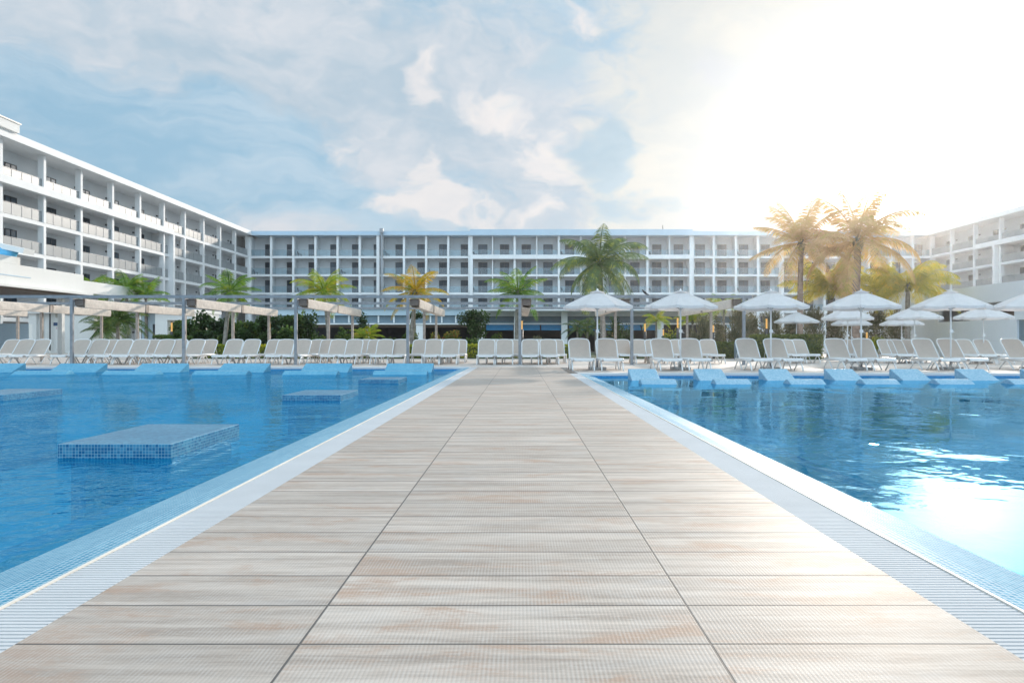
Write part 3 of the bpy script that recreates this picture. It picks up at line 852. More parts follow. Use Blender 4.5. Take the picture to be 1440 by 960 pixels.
# ------------------------------------------------------------------ restaurant (low building in front of the far block)
Yr = 60.0
rs_ = empty('restaurant_building', (-2, Yr, 0)); tag(rs_, 'low pale blue and white restaurant pavilion in front of the far hotel block', 'restaurant')
def rb(name, x0, x1, y0, y1, z0, z1, mat): return MB().box(x0+2, x1+2, y0, y1, z0, z1).build(name, mat, rs_)
xa, xb, xc = PX(385, Yr), PX(657, Yr), 20.0
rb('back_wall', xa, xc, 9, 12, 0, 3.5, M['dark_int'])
rb('wall', xa, xb, 0.5, 9, PZ(443, Yr), PZ(434, Yr)-0.0, M['pale_blue_wall'])
rb('roof', xa, xb, 0.3, 9.5, PZ(434, Yr)+0.004, PZ(431.5, Yr), M['roof_blue'])
rb('window_band', xa, xb, 0.75, 1.0, PZ(454, Yr), PZ(443, Yr)-0.004, M['slate'])
for k, px in enumerate([400, 440, 467, 488, 508, 530, 552, 576, 604, 620, 640]):
    x = PX(px, Yr); rb('mullion', x-0.06, x+0.06, 0.62, 0.745, PZ(453.5, Yr), PZ(443.2, Yr), M['hotel_white'])
rb('fascia', xa, xb, 0.40, 1.1, PZ(456, Yr), PZ(454.2, Yr), M['hotel_white'])
rb('pelmet', xa, xb, 1.2, 1.3, PZ(460, Yr), PZ(456, Yr)-0.005, M['brown_soffit'])
for px in (430, 514, 590, 676):
    x = PX(px, Yr+0.5); rb('pillar', x-0.3, x+0.3, 0.5, 1.1, 0, PZ(456, Yr)-0.005, M['hotel_white'])
# projecting canopy, right half
xd = PX(655, Yr-2)
rb('canopy', xd, xc, -2.4, 9, PZ(437, Yr-2), PZ(431.8, Yr-2), M['hotel_white'])
rb('soffit_wall', xd+0.1, xc, 0.2, 0.5, PZ(444.5, Yr), PZ(437, Yr)-0.02, M['hotel_back'])
rb('shutter', xd+0.1, xc, 0.7, 0.8, PZ(454, Yr), PZ(444.5, Yr)-0.005, M['slate'])
rb('fascia', xb+0.05, xc, 0.0, 0.55, PZ(456.2, Yr), PZ(454, Yr)-0.005, M['hotel_white'])
for pa, pb in ((684, 722), (734, 759), (761, 789), (800, 846), (848, 900), (902, 926)):
    o = MB(); x0, x1 = PX(pa, Yr), PX(pb, Yr)
    o.quad((x0+2, 0.05, PZ(456.5, Yr)), (x1+2, 0.05, PZ(456.5, Yr)), (x1+2, -0.55, PZ(463, Yr)), (x0+2, -0.55, PZ(463, Yr)))
    o.quad((x0+2, -0.55, PZ(463, Yr)), (x1+2, -0.55, PZ(463, Yr)), (x1+2, -0.56, PZ(464.4, Yr)), (x0+2, -0.56, PZ(464.4, Yr)))
    o.build('awning', M['blue_awning'], rs_)
for px in (727, 793.5, 928, 1000):
    x = PX(px, Yr-0.5); rb('pillar', x-0.25, x+0.25, -0.8, -0.3, 0, PZ(437, Yr-2)-0.005, M['hotel_white'])

# ------------------------------------------------------------------ left pavilion with big roof slab
XQ = -30.0
pv = empty('poolside_pavilion', (XQ, 44, 0)); tag(pv, 'white flat roofed pavilion with a deep parapet at the left edge', 'pavilion')
def pb_(name, x0, x1, y0, y1, z0, z1, mat): return MB().box(x0-XQ, x1-XQ, y0-44, y1-44, z0, z1).build(name, mat, pv)
pb_('parapet', -36, XQ, 36, 48.9, 4.25, 5.50, M['white_wall'])
pb_('parapet', -36, XQ+0.004, 36.1, 42.7, 5.503, 5.95, M['white_wall'])
pb_('parapet', -30.5, XQ-0.05, 48.95, 57.0, 4.3, 5.12, M['white_wall'])
pb_('roof', -36.2, XQ+0.5, 35.8, 49.2, 4.10, 4.245, M['white_wall'])
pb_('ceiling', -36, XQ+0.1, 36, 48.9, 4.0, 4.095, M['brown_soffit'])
for y in (36.2, 42.0, 48.3):
    pb_('column', XQ-1.4, XQ-1.1, y, y+0.3, 0, 3.995, M['white_wall'])
pb_('wall', -36, -35.7, 36, 48.9, 0, 3.99, M['pale_blue_wall'])
pb_('step_line', -35.9, XQ+0.025, 36.2, 43.6, 4.78, 4.84, M['roof_blue'])
# low wall
o = MB().box(-50, PX(40.5, 46), 46, 46.35, 0, PZ(455, 46)).build('garden_wall', M['pale_blue_wall']); tag(o, 'low pale blue shaded wall at the far left behind the loungers', 'wall')
# kiosk
YK = 58.0
kk = empty('kiosk', (PX(87, YK), YK, 0)); tag(kk, 'small white kiosk with a vent, a navy sign and red lettering left of the palms', 'kiosk')
kx = PX(87, YK)
def kb(name, pa, pb, y0, y1, z0, z1, mat): return MB().box(PX(pa, YK)-kx, PX(pb, YK)-kx, y0, y1, z0, z1).build(name, mat, kk)
KH = 3.22
kb('wall', 40, 133, 0.3, 4.0, 0, KH, M['white_wall'])
kb('pilaster', 40, 51, 0.0, 0.297, 0, KH, M['white_wall']); kb('pilaster', 56, 59, 0.1, 0.297, 0, KH, M['white_wall'])
kb('wall_panel', 92.5, 133, -0.10, 0.297, 0, KH-0.2, M['white_wall'])
kb('roof', 38, 135, -0.25, 4.2, KH+0.005, KH+0.2, M['white_wall'])
kb('downpipe', 69.3, 70.8, -0.02, 0.06, 0.2, KH, M['dark_metal'])
kb('vent', 75, 87, 0.26, 0.297, PZ(446.5, YK), PZ(441, YK), M['vent'])
kb('sign', 72.3, 78.3, 0.25, 0.297, PZ(457.8, YK), PZ(453.3, YK), M['sign_blue'])
lt = MB()      # short red word, strokes only legible as a line of letters in the photo
x = PX(76, YK)-kx
for i in range(7):
    lt.box(x, x+0.012, 0.28, 0.296, PZ(462.7, YK), PZ(460, YK)); lt.box(x+0.02, x+0.06, 0.28, 0.296, PZ(460.4, YK), PZ(460, YK)); lt.box(x+0.02, x+0.05, 0.28, 0.296, PZ(461.5, YK), PZ(461.1, YK))
    x += 0.1
lt.build('lettering', M['red_paint'], kk)
# white block
YB = 55.0
wb = empty('white_outbuilding', (PX(232, YB), YB, 0)); tag(wb, 'small white outbuilding with a grey recessed doorway behind the pergola', 'outbuilding')
bx_ = PX(232, YB)
def wbb(name, pa, pb, y0, y1, z0, z1, mat): return MB().box(PX(pa, YB)-bx_, PX(pb, YB)-bx_, y0, y1, z0, z1).build(name, mat, wb)
wbb('wall', 218, 270, 0.0, 0.2, PZ(450, YB), 3.2, M['white_wall']); wbb('wall', 218, 235, 0.001, 0.2, 0, PZ(450, YB)-0.003, M['white_wall']); wbb('wall', 249, 270, 0.001, 0.2, 0, PZ(450, YB)-0.003, M['white_wall'])
wbb('door', 235.2, 248.8, 0.15, 0.19, 0, PZ(450, YB)-0.005, M['vent'])
wbb('wall', 217.8, 270.2, 0.203, 5, 0, 3.197, M['white_wall'])
wbb('side_wall', 188, 217.6, 1.2, 1.5, 0, 3.15, M['pale_blue_wall'])  # wall lying in shade, its bluish shade put into the colour
wbb('window', 204, 207, 1.16, 1.197, 0.9, 2.3, M['dark_int'])
wbb('roof', 187, 272, -0.3, 5.2, 3.203, 3.45, M['white_wall'])

# blue and white play structure above the parapet
ps = empty('play_structure', (PX(6, 42), 42.3, 5.62)); tag(ps, 'blue and white curved water slide end above the parapet at the far left', 'water slide')
b = MB(); b.tube([(-2.5, 0.2, 1.0), (-1.2, 0, 0.62), (-0.3, 0, 0.50), (0.15, 0, 0.55), (0.5, 0, 0.8)], [0.9, 0.75, 0.58, 0.42, 0.2], 16); b.build('slide_shell', M['play_blue'], ps, True)
b = MB(); b.beam((-1.6, 0.1, 1.25), (1.25, 0.0, 0.62), 0.9, 0.30); o = b.build('side_panel', M['white_wall'], ps)
b = MB(); b.prism([(-0.4, 0), (0.5, 0), (0.5, 0.12), (-0.4, 0.12)], -2.6, 0.3); b.build('base', M['white_plastic'], ps)

# ------------------------------------------------------------------ right low building
XB = 26.0
rw = empty('low_building', (XB, 38, 0)); tag(rw, 'long low white building with a horizontal opening on the right', 'low building')
def rwb(name, x0, x1, y0, y1, z0, z1, mat): return MB().box(x0-XB, x1-XB, y0-38, y1-38, z0, z1).build(name, mat, rw)
rwb('wall', XB, XB+0.3, 22, 47.5, 0, 0.95, M['low_white'])
rwb('wall', XB, XB+0.3, 37.2, 47.5, 0.953, 2.12, M['low_white'])
rwb('wall', XB, XB+0.3, 22, 33.0, 0.953, 2.12, M['low_white'])
rwb('window', XB+0.12, XB+0.2, 33.0, 37.2, 0.953, 2.05, M['slate'])
rwb('wall', XB, XB+0.3, 33.0, 37.2, 2.053, 2.12, M['low_white'])
rwb('wall', XB, XB+0.3, 22, 37.4, 2.123, 3.05, M['low_white'])
rwb('wall', XB, XB+0.3, 44.2, 47.5, 2.123, 3.05, M['low_white'])
rwb('pillar', XB, XB+0.3, 40.5, 41.1, 2.123, 3.05, M['low_white'])
rwb('back_wall', XB+3.5, XB+3.7, 22, 47.5, 0, 3.05, M['olive'] if 'olive' in M else M['brown_soffit'])
rwb('end_wall', XB+0.303, XB+9, 47.2, 47.5, 0, 3.05, M['low_white'])
rwb('parapet', XB-0.25, XB+10, 22, 49.7, 3.053, 4.05, M['low_white'])
rwb('column', XB-0.1, XB+0.25, 49.0, 49.35, 0, 3.05, M['low_white'])

# ------------------------------------------------------------------ lanterns
def lantern(px, Y, ytop, ybot, label, base_col='dark'):
    r = empty('garden_lantern', (PX(px, Y), Y, 0)); tag(r, label, 'garden lamp', 'lit garden lanterns')
    zt, zb = PZ(ytop, Y), PZ(ybot, Y)
    MB().tube([(0, 0, 0), (0, 0, zb)], 0.07, 8).build('post', M['dark_metal'], r, True)
    MB().tube([(0, 0, zb), (0, 0, zt)], 0.045, 10).build('lamp_glass', M['lantern'], r, True)
    MB().tube([(0, 0, zt), (0, 0, zt+0.05)], 0.075, 10).build('cap', M['dark_metal'], r, True)
for px, Y, a, b_, lab in ((241.5, 41, 453.5, 466, 'lit lantern by the white outbuilding doorway at left'),
    (379, 39, 454, 463, 'lit lantern beside a rear pergola post among dark bushes'),
    (734, 39, 451, 463, 'lit lantern right behind the centre pergola post'),
    (907, 39, 455, 466, 'lit lantern between the first and second near umbrellas'),
    (932.8, 46, 463, 471.5, 'small lit lantern left of the second near umbrella pole'),
    (953, 37.5, 447, 461, 'lit lantern touching the second near umbrella pole'),
    (1003, 38, 457, 467, 'lit lantern in front of the spiky grey shrubs'),
    (1078, 36.5, 448, 462, 'tall lit lantern left of the third near umbrella pole'),
    (861, 50, 465, 473, 'faint lit lantern behind the first near umbrella'),
    (868, 52, 466, 473, 'faint small lit lantern right of the first pergola post on the right'),
    (1219, 40, 467, 476, 'small lit lantern by the yellow green bush at right')):
    lantern(px, Y, a, b_, lab)

# ------------------------------------------------------------------ vegetation
def frond(mb, org, az, el0, L, droop, rr, nl=34, wl=0.30, lw=0.028, side_droop=0.5, nseg=12):
    # spine
    pts = []; p = Vector(org); el = el0
    ds = L/nseg
    for i in range(nseg+1):
        pts.append(p.copy())
        d = Vector((math.cos(az)*math.cos(el), math.sin(az)*math.cos(el), math.sin(el)))
        p = p + d*ds
        el -= droop/nseg*(0.5+1.3*i/nseg)
    mb.tube(pts, [0.035*L/2.2*(1-0.85*i/nseg)+0.004 for i in range(nseg+1)], 4, False)
    sidev = Vector((-math.sin(az), math.cos(az), 0))
    for k in range(nl):
        t = 0.10+0.90*k/(nl-1)
        fi = t*nseg; i = min(int(fi), nseg-1); u = fi-i
        c = pts[i].lerp(pts[i+1], u); tan = (pts[i+1]-pts[i]).normalized()
        ln = wl*(math.sin(PI*min(1, 0.12+t*0.86))**0.6)*rr.uniform(0.85, 1.1)
        w = lw*(0.7+0.5*math.sin(PI*t))
        for sgn in (-1, 1):
            dd = (sidev*sgn*1.0 + tan*0.55 + Vector((0, 0, -side_droop*rr.uniform(0.5, 1.2)))).normalized()
            m1 = c + dd*ln*0.5; dd2 = (dd+Vector((0, 0, -0.55*side_droop-0.1))).normalized(); e = m1+dd2*ln*0.55
            wv = tan*w
            mb.quad(c-wv*0.4, c+wv*0.4, m1+wv, m1-wv)
            mb.tri(m1-wv, m1+wv, e)
def palm(px, Y, ycrown, label, rad, mat, nf=20, seed=1, lean=0.0, bark=None, tr=0.13, ycut=None, name='palm_tree', group=None, wl=None, els=(80, -30), droop=(0.7, 1.5), az0=None, nl=46, up=None, base_x=None, sd=0.5):
    rr = random.Random(seed)
    zc = PZ(ycrown, Y)
    bx = PX(base_x if base_x is not None else px, Y)
    cx = PX(px, Y)
    r = empty(name, (bx, Y, 0)); tag(r, label, 'palm tree', group)
    dx = cx-bx
    ns = 14; pts = []; rs2 = []
    for i in range(ns+1):
        t = i/ns
        pts.append((dx*(t**1.6), 0.06*math.sin(t*3), zc*t))
        rs2.append(tr*(1.25 if i == 0 else 1.0)*(1-0.28*t)*(1+0.05*(i % 2)))
    MB().tube(pts, rs2, 10).build('trunk', bark or M['bark'], r, True)
    hb = MB(); hb.tube([(dx, 0, zc-0.28*tr/0.13), (dx, 0, zc-0.05), (dx, 0, zc+0.22*tr/0.13)], [tr*0.8, tr*1.35, tr*0.5], 8); 
    hb.build('crown_shaft', L_olive, r, True)
    c = MB()
    for i in range(nf):
        t = (i+0.5)/nf
        el = R(els[0]+(els[1]-els[0])*(t**0.9)) + rr.uniform(-0.12, 0.12)
        az = i*2.39996+rr.uniform(-0.25, 0.25)
        L = rad*rr.uniform(0.92, 1.15)*(0.85 if t < 0.12 else 1)
        frond(c, (dx, 0, zc+0.05), az, el, L, rr.uniform(*droop), rr, nl=nl, wl=(wl or rad*0.27), lw=rad*0.0072, side_droop=sd)
    c.build('crown', mat, r)
    return r
gp_ = 'palm trees behind the pools'
palm(323, 40.5, 412, 'green palm just behind the pergola at left, with a few yellow low fronds', 1.75, L_palm, 19, 3, tr=0.13, base_x=315, group=gp_)
palm(455, 41.5, 411, 'yellow green palm with an upright crown and leaning thin trunk left of centre', 1.95, L_yelgreen, 20, 4, tr=0.10, base_x=462, group=gp_, bark=M['bark'])
palm(584, 40.5, 412, 'golden yellow palm with drooping lower fronds left of the walkway', 1.95, L_yellow, 19, 5, tr=0.14, base_x=578, group=gp_, els=(82, -32))
palm(728, 41, 413, 'green palm above the end of the walkway', 2.05, L_palm, 19, 17, tr=0.13, base_x=726, group=gp_)
palm(843, 39, 371, 'tall grey green coconut palm behind the first near umbrella', 2.9, L_greypalm, 24, 8, tr=0.17, base_x=849, group=gp_, els=(86, -50), droop=(1.0, 1.9), nl=56, sd=0.8)
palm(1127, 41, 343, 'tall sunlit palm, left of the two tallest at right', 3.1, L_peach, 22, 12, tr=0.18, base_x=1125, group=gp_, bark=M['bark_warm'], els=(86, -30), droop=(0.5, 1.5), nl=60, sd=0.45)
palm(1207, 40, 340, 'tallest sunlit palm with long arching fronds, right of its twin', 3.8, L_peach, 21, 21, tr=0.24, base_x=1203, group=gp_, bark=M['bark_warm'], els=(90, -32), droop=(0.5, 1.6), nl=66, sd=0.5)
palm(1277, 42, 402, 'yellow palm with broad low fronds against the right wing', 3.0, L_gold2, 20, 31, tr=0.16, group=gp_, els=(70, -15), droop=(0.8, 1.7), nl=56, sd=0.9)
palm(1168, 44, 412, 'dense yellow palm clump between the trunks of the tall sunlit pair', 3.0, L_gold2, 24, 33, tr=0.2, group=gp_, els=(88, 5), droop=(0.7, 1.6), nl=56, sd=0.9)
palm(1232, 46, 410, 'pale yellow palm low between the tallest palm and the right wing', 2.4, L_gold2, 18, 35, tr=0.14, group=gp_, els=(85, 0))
g2 = 'palms behind the pavilion roof'
palm(124, 58, 409, 'small palm tip rising behind the pavilion roof, leftmost of the row', 1.9, L_palm, 14, 41, group=g2, els=(80, 0))
palm(150, 56, 416, 'small bright green palm behind the pergola, second of the row', 1.9, L_palm, 16, 42, group=g2, els=(80, 0))
palm(178, 55, 408, 'full bright green palm above the pergola beam, third of the row', 2.2, L_palm, 20, 43, group=g2, els=(80, -10))
palm(205, 56, 416, 'bright green palm above the pergola beam, rightmost of the row', 2.0, L_palm, 18, 44, group=g2, els=(78, -10))
palm(165, 44, 452, 'low spreading palm with bronze tips between the kiosk and the outbuilding', 2.1, L_mid, 24, 45, group=g2, els=(80, -25), tr=0.12, droop=(0.8, 1.6))
palm(150, 47, 466, 'stemless low palm beside the right wall of the kiosk', 1.5, L_mid, 20, 46, group=g2, els=(85, -10), tr=0.1)
g3 = 'small garden palms in front of the restaurant'
palm(812, 50, 462, 'small dark palm left of the first near umbrella pole', 1.15, L_mid, 14, 51, group=g3, tr=0.09)
palm(826, 52, 461, 'small dark palm touching the first near umbrella pole', 1.15, L_mid, 14, 52, group=g3, tr=0.09)
palm(838, 49, 460, 'small dark palm right of the first near umbrella pole', 1.0, L_mid, 14, 53, group=g3, tr=0.09)
palm(923, 45, 449, 'thin yellow green palm between the first two near umbrellas', 1.15, L_yelgreen, 14, 54, group=g3, tr=0.07, els=(60, -20))
palm(974, 47, 452, 'yellow green palm right of the second near umbrella pole', 1.5, L_yelgreen, 15, 55, group=g3, tr=0.08, els=(86, 10))
palm(515, 46, 473, 'low bright green palm in the shrub bed before the dark restaurant opening', 1.3, L_yelgreen, 14, 56, group=g3, tr=0.08, els=(70, -5))
palm(1018, 50, 430, 'yellow tipped palm rising over the spiky grey shrubs', 1.6, L_yelgreen, 15, 57, group=g3, tr=0.1, els=(70, -20))
palm(350, 44, 474, 'fan of pale green fronds low in the dark bushes left of centre', 1.3, L_mid, 15, 58, group=g3, tr=0.08, els=(75, 0))

def shrub(px, Y, wpx, ytop, label, mat, n=1400, seed=1, name='shrub', cat='shrub', group='shrubs in the garden beds', ybot=None, leafs=0.10, dep=None, spiky=False, trunk=False, shape=1.0):
    rr = random.Random(seed)
    hw = wpx/F*Y/2; zt = PZ(ytop, Y); zb = PZ(ybot, Y) if ybot else 0.05
    dp = dep or max(0.5, hw*0.8)
    r = empty(name, (PX(px, Y), Y, 0)); tag(r, label, cat, group)
    # clumps: uneven outline
    cl = []
    nc = 9 if not spiky else 7
    for i in range(nc):
        a = rr.uniform(0, 2*PI); q = rr.uniform(0.15, 0.72)
        cz = zb + (zt-zb)*rr.uniform(0.2, 0.8)
        cl.append((math.cos(a)*hw*q, math.sin(a)*dp*q, cz, rr.uniform(0.30, 0.5)))
    cl.append((0, 0, zb+(zt-zb)*0.72, 0.36))
    c = MB()
    hh = (zt-zb)
    for i in range(n):
        cx, cy, cz, cr = cl[rr.randrange(len(cl))]
        th = rr.uniform(0, 2*PI); ph = math.acos(rr.uniform(-1, 1)); ra = cr*(rr.random()**0.45)
        x = cx+math.sin(ph)*math.cos(th)*ra*hw*1.15; y = cy+math.sin(ph)*math.sin(th)*ra*dp; z = cz+math.cos(ph)*ra*hh*0.62
        if z < 0.02: z = rr.uniform(0.02, 0.2)
        z = min(z, zt+0.12)
        s = leafs*rr.uniform(0.6, 1.3)
        p = Vector((x, y, z))
        if spiky:
            d = (Vector((x*0.8/max(hw,0.1), y*0.5/dp, 0.9+rr.uniform(-0.3, 0.6)))+Vector((rr.uniform(-.5,.5), rr.uniform(-.5,.5), 0))).normalized(); ww = s*0.16; ll = s*3.2
        else:
            d = Vector((rr.gauss(0, 1), rr.gauss(0, 1), rr.gauss(0.3, 0.8))).normalized(); ww = s*0.42; ll = s
        sv = d.cross(Vector((rr.gauss(0, 1), rr.gauss(0, 1), rr.gauss(0, 1)))).normalized()*ww
        c.quad(p, p+d*ll*0.5-sv, p+d*ll, p+d*ll*0.5+sv)
    c.build('foliage', mat, r)
    st = MB()
    for i in range(4 if not trunk else 2):
        a = rr.uniform(0, 2*PI)
        st.tube([(0.05*math.cos(a), 0.05*math.sin(a), 0), (hw*0.3*math.cos(a), dp*0.3*math.sin(a), zb+hh*0.5)], [0.05 if trunk else 0.025, 0.012], 6)
    st.build('stems', M['bark'], r)
    return r
# dark bank behind the left pergola
spec = [(262, 42.5, 40, 447), (290, 43.5, 48, 440), (318, 44, 50, 443), (346, 43, 46, 448), (372, 44, 44, 440), (398, 43, 42, 447), (418, 45, 34, 438), (250, 41, 34, 466), (284, 41.5, 40, 463), (312, 41.2, 34, 470), (344, 41, 40, 466), (378, 41, 40, 465), (408, 41, 36, 462)]
for i, (px, Y, w_, yt) in enumerate(spec):
    back = i < 7
    shrub(px, Y, w_, yt, 'dark green leafy bush, %s from left in the %s line behind the left pergola' % (ordn[i if back else i-7], 'taller rear' if back else 'lower front'),
          L_dark if i % 3 else L_mid, 3000, 100+i, leafs=0.19, group='bushes behind the left pergola')
for px, Y, w_, yt, lab, mt, nn, lf, kw in (
    (433, 44, 30, 436, 'tall dark bush right of the second pergola bundle', L_dark, 1500, 0.14, {}),
    (482, 44, 36, 456, 'rounded mid green bush before the pale blue pavilion wall', L_mid, 1300, 0.12, {}),
    (510, 47, 28, 436, 'slender dark tree left of the first window bays', L_dark, 1300, 0.13, {'trunk': True, 'name': 'small_tree', 'cat': 'tree'}),
    (453, 41, 36, 468, 'low mixed green bush behind the loungers left of centre', L_mid, 900, 0.10, {}),
    (545, 42, 40, 474, 'low dark bush under the dark restaurant opening', L_dark, 900, 0.10, {}),
    (577, 45, 28, 455, 'green climbing bush round the golden palm trunk', L_mid, 1100, 0.12, {}),
    (585, 46, 24, 437, 'upper leafy spray behind the golden palm trunk', L_dark, 500, 0.12, {'ybot': 452, 'trunk': True}),
    (612, 43, 34, 463, 'orange and green croton bush left of the round dark tree', L_croton, 1300, 0.11, {}),
    (637, 43, 34, 462, 'red tipped croton bush touching the round dark tree', L_croton, 1300, 0.11, {}),
    (668, 44, 44, 436, 'dark rounded small tree left of the walkway end', L_dark, 2600, 0.13, {'trunk': True, 'name': 'small_tree', 'cat': 'tree', 'ybot': 478}),
    (665, 41, 36, 474, 'mixed green shrub below the rounded dark tree', L_mid, 900, 0.10, {}),
    (695, 43, 26, 468, 'conical clipped green bush behind the walkway end loungers', L_mid, 900, 0.08, {}),
    (757, 50, 34, 470, 'low olive planting under the blue awnings', L_olive, 600, 0.09, {}),
    (865, 46, 30, 443, 'dark shrub behind the right hand rear pergola post', L_dark, 1200, 0.12, {}),
    (885, 47, 26, 452, 'dark leafy shrub left of the black bird', L_dark, 1000, 0.12, {}),
    (944, 46, 24, 459, 'small golden round bush left of the second umbrella pole', L_gold, 700, 0.09, {}),
    (940, 44, 36, 468, 'dark low bush behind the second pair of front loungers', L_dark, 800, 0.10, {}),
    (1232, 38, 24, 472, 'bright yellow green bush right of the fourth umbrella pole', L_gold, 900, 0.10, {}),
    (231, 40, 44, 469.5, 'clipped dark green round shrub before the white outbuilding', L_mid, 1800, 0.07, {'ybot': 482}),
    (262, 40.3, 26, 471, 'clipped dark green shrub at the right of the outbuilding', L_mid, 1000, 0.07, {'ybot': 484}),
    ):
    shrub(px, Y, w_, yt, lab, mt, nn, int(px*7), leafs=lf, **kw)
for i, (px, Y, w_, yt) in enumerate([(985, 42, 34, 440), (1008, 43, 38, 436), (1034, 42, 38, 434), (1060, 43, 36, 440), (1088, 43, 40, 434), (1116, 42, 40, 437), (1146, 43, 42, 433), (1176, 42.5, 40, 436), (1206, 43.5, 40, 430), (1236, 43, 40, 430), (1262, 46, 36, 430)]):
    shrub(px, Y, w_, yt, '%s grey green shrub, %s from left in the bank behind the right umbrellas' % ('spiky' if i % 2 == 0 else 'dense', ordn[i]), L_olive, 1600, 300+i, leafs=0.12 if i % 2 else 0.11, spiky=(i % 2 == 0), group='shrub bank behind the right umbrellas')

def hedge(x0, x1, y0, y1, h, label, mat, topmat=None, n=4000, seed=1):
    rr = random.Random(seed); r = empty('hedge', ((x0+x1)/2, (y0+y1)/2, 0)); tag(r, label, 'hedge', 'low clipped hedges')
    hx, hy = (x1-x0)/2, (y1-y0)/2
    MB().box(-hx+0.08, hx-0.08, -hy+0.08, hy-0.08, 0, h-0.10).build('branches', M['earth'], r)
    c = MB()
    for i in range(n):
        f = rr.random()
        if f < 0.5: p = Vector((rr.uniform(-hx, hx), -hy+rr.uniform(-0.03, 0.08), rr.uniform(0.03, h)))
        elif f < 0.9: p = Vector((rr.uniform(-hx, hx), rr.uniform(-hy, hy), h+rr.uniform(-0.09, 0.035)))
        else: p = Vector((rr.choice((-hx, hx))+rr.uniform(-.05, .05), rr.uniform(-hy, hy), rr.uniform(0.03, h)))
        s = 0.075*rr.uniform(0.6, 1.3)
        d = Vector((rr.gauss(0, 1), rr.gauss(-0.3, 1), rr.gauss(0.5, 0.8))).normalized()
        sv = d.cross(Vector((rr.gauss(0, 1), rr.gauss(0, 1), rr.gauss(0, 1)))).normalized()*s*0.4
        c.quad(p, p+d*s*0.5-sv, p+d*s, p+d*s*0.5+sv)
    c.build('foliage', mat, r)
Yh = 38.2
for i, (pa, pb) in enumerate(((275, 345), (350, 445), (450, 545), (548, 640), (648, 725), (735, 810), (868, 950))):
    hedge(PX(pa, Yh), PX(pb, Yh), Yh, Yh+0.7, 0.72, 'low golden yellow hedge, %s section from the left behind the loungers' % ordn[i], L_gold, n=int(abs(pb-pa)*34), seed=i)
hedge(PX(1004, Yh), PX(1040, Yh), Yh, Yh+1.0, 0.84, 'olive clipped hedge between the second and third near umbrellas', L_hedge, n=2200, seed=21)
hedge(PX(1064, 36), PX(1158, 36), 36, 37.3, 1.22, 'tall clipped green hedge behind the small umbrella', L_hedge, n=7000, seed=22)
# small grey box beside the hedge
o = MB().box(PX(1041, 35), PX(1063, 35), 35.2, 36.0, 0, 0.88).build('service_cabinet', M['slate']); tag(o, 'low dark grey cabinet left of the tall clipped hedge', 'cabinet')
# garden soil bed
bd = MB(); bd.box(PX(210, 40), 17, 38.0, 58, 0.004, 0.03); tag(bd.build('garden_bed', M['earth']), kind='structure')

# ------------------------------------------------------------------ air
HAZE = 0.0006
if HAZE:
    hm = bpy.data.materials.new('haze_air'); hm.use_nodes = True; hm.node_tree.nodes.clear(); hn = N(hm.node_tree)
    ho = hn.nodes.new('ShaderNodeOutputMaterial'); pv_ = hn.nodes.new('ShaderNodeVolumePrincipled')
    pv_.inputs['Color'].default_value = (0.95, 0.95, 0.95, 1); pv_.inputs['Density'].default_value = HAZE; pv_.inputs['Anisotropy'].default_value = 0.86
    hn.links.new(pv_.outputs[0], ho.inputs['Volume'])
    tag(MB().box(-510, 510, -210, 610, -2.6, 22).build('haze', hm), kind='stuff')

# ------------------------------------------------------------------ world
SUN_AZ = R(25.5); SUN_EL = R(15)
sd = Vector((math.sin(SUN_AZ)*math.cos(SUN_EL), math.cos(SUN_AZ)*math.cos(SUN_EL), math.sin(SUN_EL)))
wd = bpy.data.worlds.new("World"); scene.world = wd; wd.use_nodes = True
nt = wd.node_tree; nt.nodes.clear(); n = N(nt)
out = nt.nodes.new('ShaderNodeOutputWorld')
sky = nt.nodes.new('ShaderNodeTexSky'); sky.sky_type = 'NISHITA'; sky.sun_disc = False
sky.sun_elevation = SUN_EL; sky.sun_rotation = SUN_AZ; sky.air_density = 1.0; sky.dust_density = 1.5; sky.ozone_density = 2.0
skyc = n.scale(sky.outputs[0], (0.10, 0.10, 0.10))
dv = nt.nodes.new('ShaderNodeTexCoord').outputs['Generated']
dx, dy, dz = n.sep(dv)
az = n.math('ARCTAN2', dx, dy); el = n.math('ARCSINE', dz)
# cloud field in direction space, stretched near the horizon
cp = n.comb(n.mul(az, 1.0), n.mul(el, 1.7), 0.0)
warp = n.noise(cp, 3.2, 4, 0.6, color=True)
cpw = n.vmath('ADD', cp, n.scale(n.vmath('SUBTRACT', warp, (0.5, 0.5, 0.5)), (0.30, 0.30, 0.30)))
azw, elw, _ = n.sep(cpw)
fbm = n.noise(cpw, 3.0, 8, 0.58)
fine = n.noise(cpw, 9.0, 7, 0.6)
def A(px, py):
    u = (px-731)/F; v = (481-py)/F
    return math.atan(u), math.atan(v/math.sqrt(1+u*u))
def blob(px, py, rx, ry, rot=0.0):
    a0, e0 = A(px, py); e0 *= 1.7
    da = n.sub(azw, a0); de = n.sub(elw, e0)
    c, s = math.cos(rot), math.sin(rot)
    p = n.add(n.mul(da, c/(rx/F)), n.mul(de, s/(rx/F)))
    q = n.add(n.mul(da, -s/(ry*1.7/F)), n.mul(de, c/(ry*1.7/F)))
    d2 = n.add(n.mul(p, p), n.mul(q, q))
    return n.math('EXPONENT', n.mul(d2, -1.0))
def acc(lst):
    t = None
    for wgt, b in lst:
        v = n.mul(b, wgt); t = v if t is None else n.add(t, v)
    return t
cn_ = n.sub(fine, 0.5); fb_ = n.sub(fbm, 0.5)
bluec = n.mix(0.85, skyc, (0.35, 0.58, 0.76))
wis = n.noise(n.vmath('MULTIPLY', n.vmath('ADD', cpw, (3.1, 1.7, 0)), (1.0, 2.2, 1.0)), 4.5, 8, 0.62, 0.4)
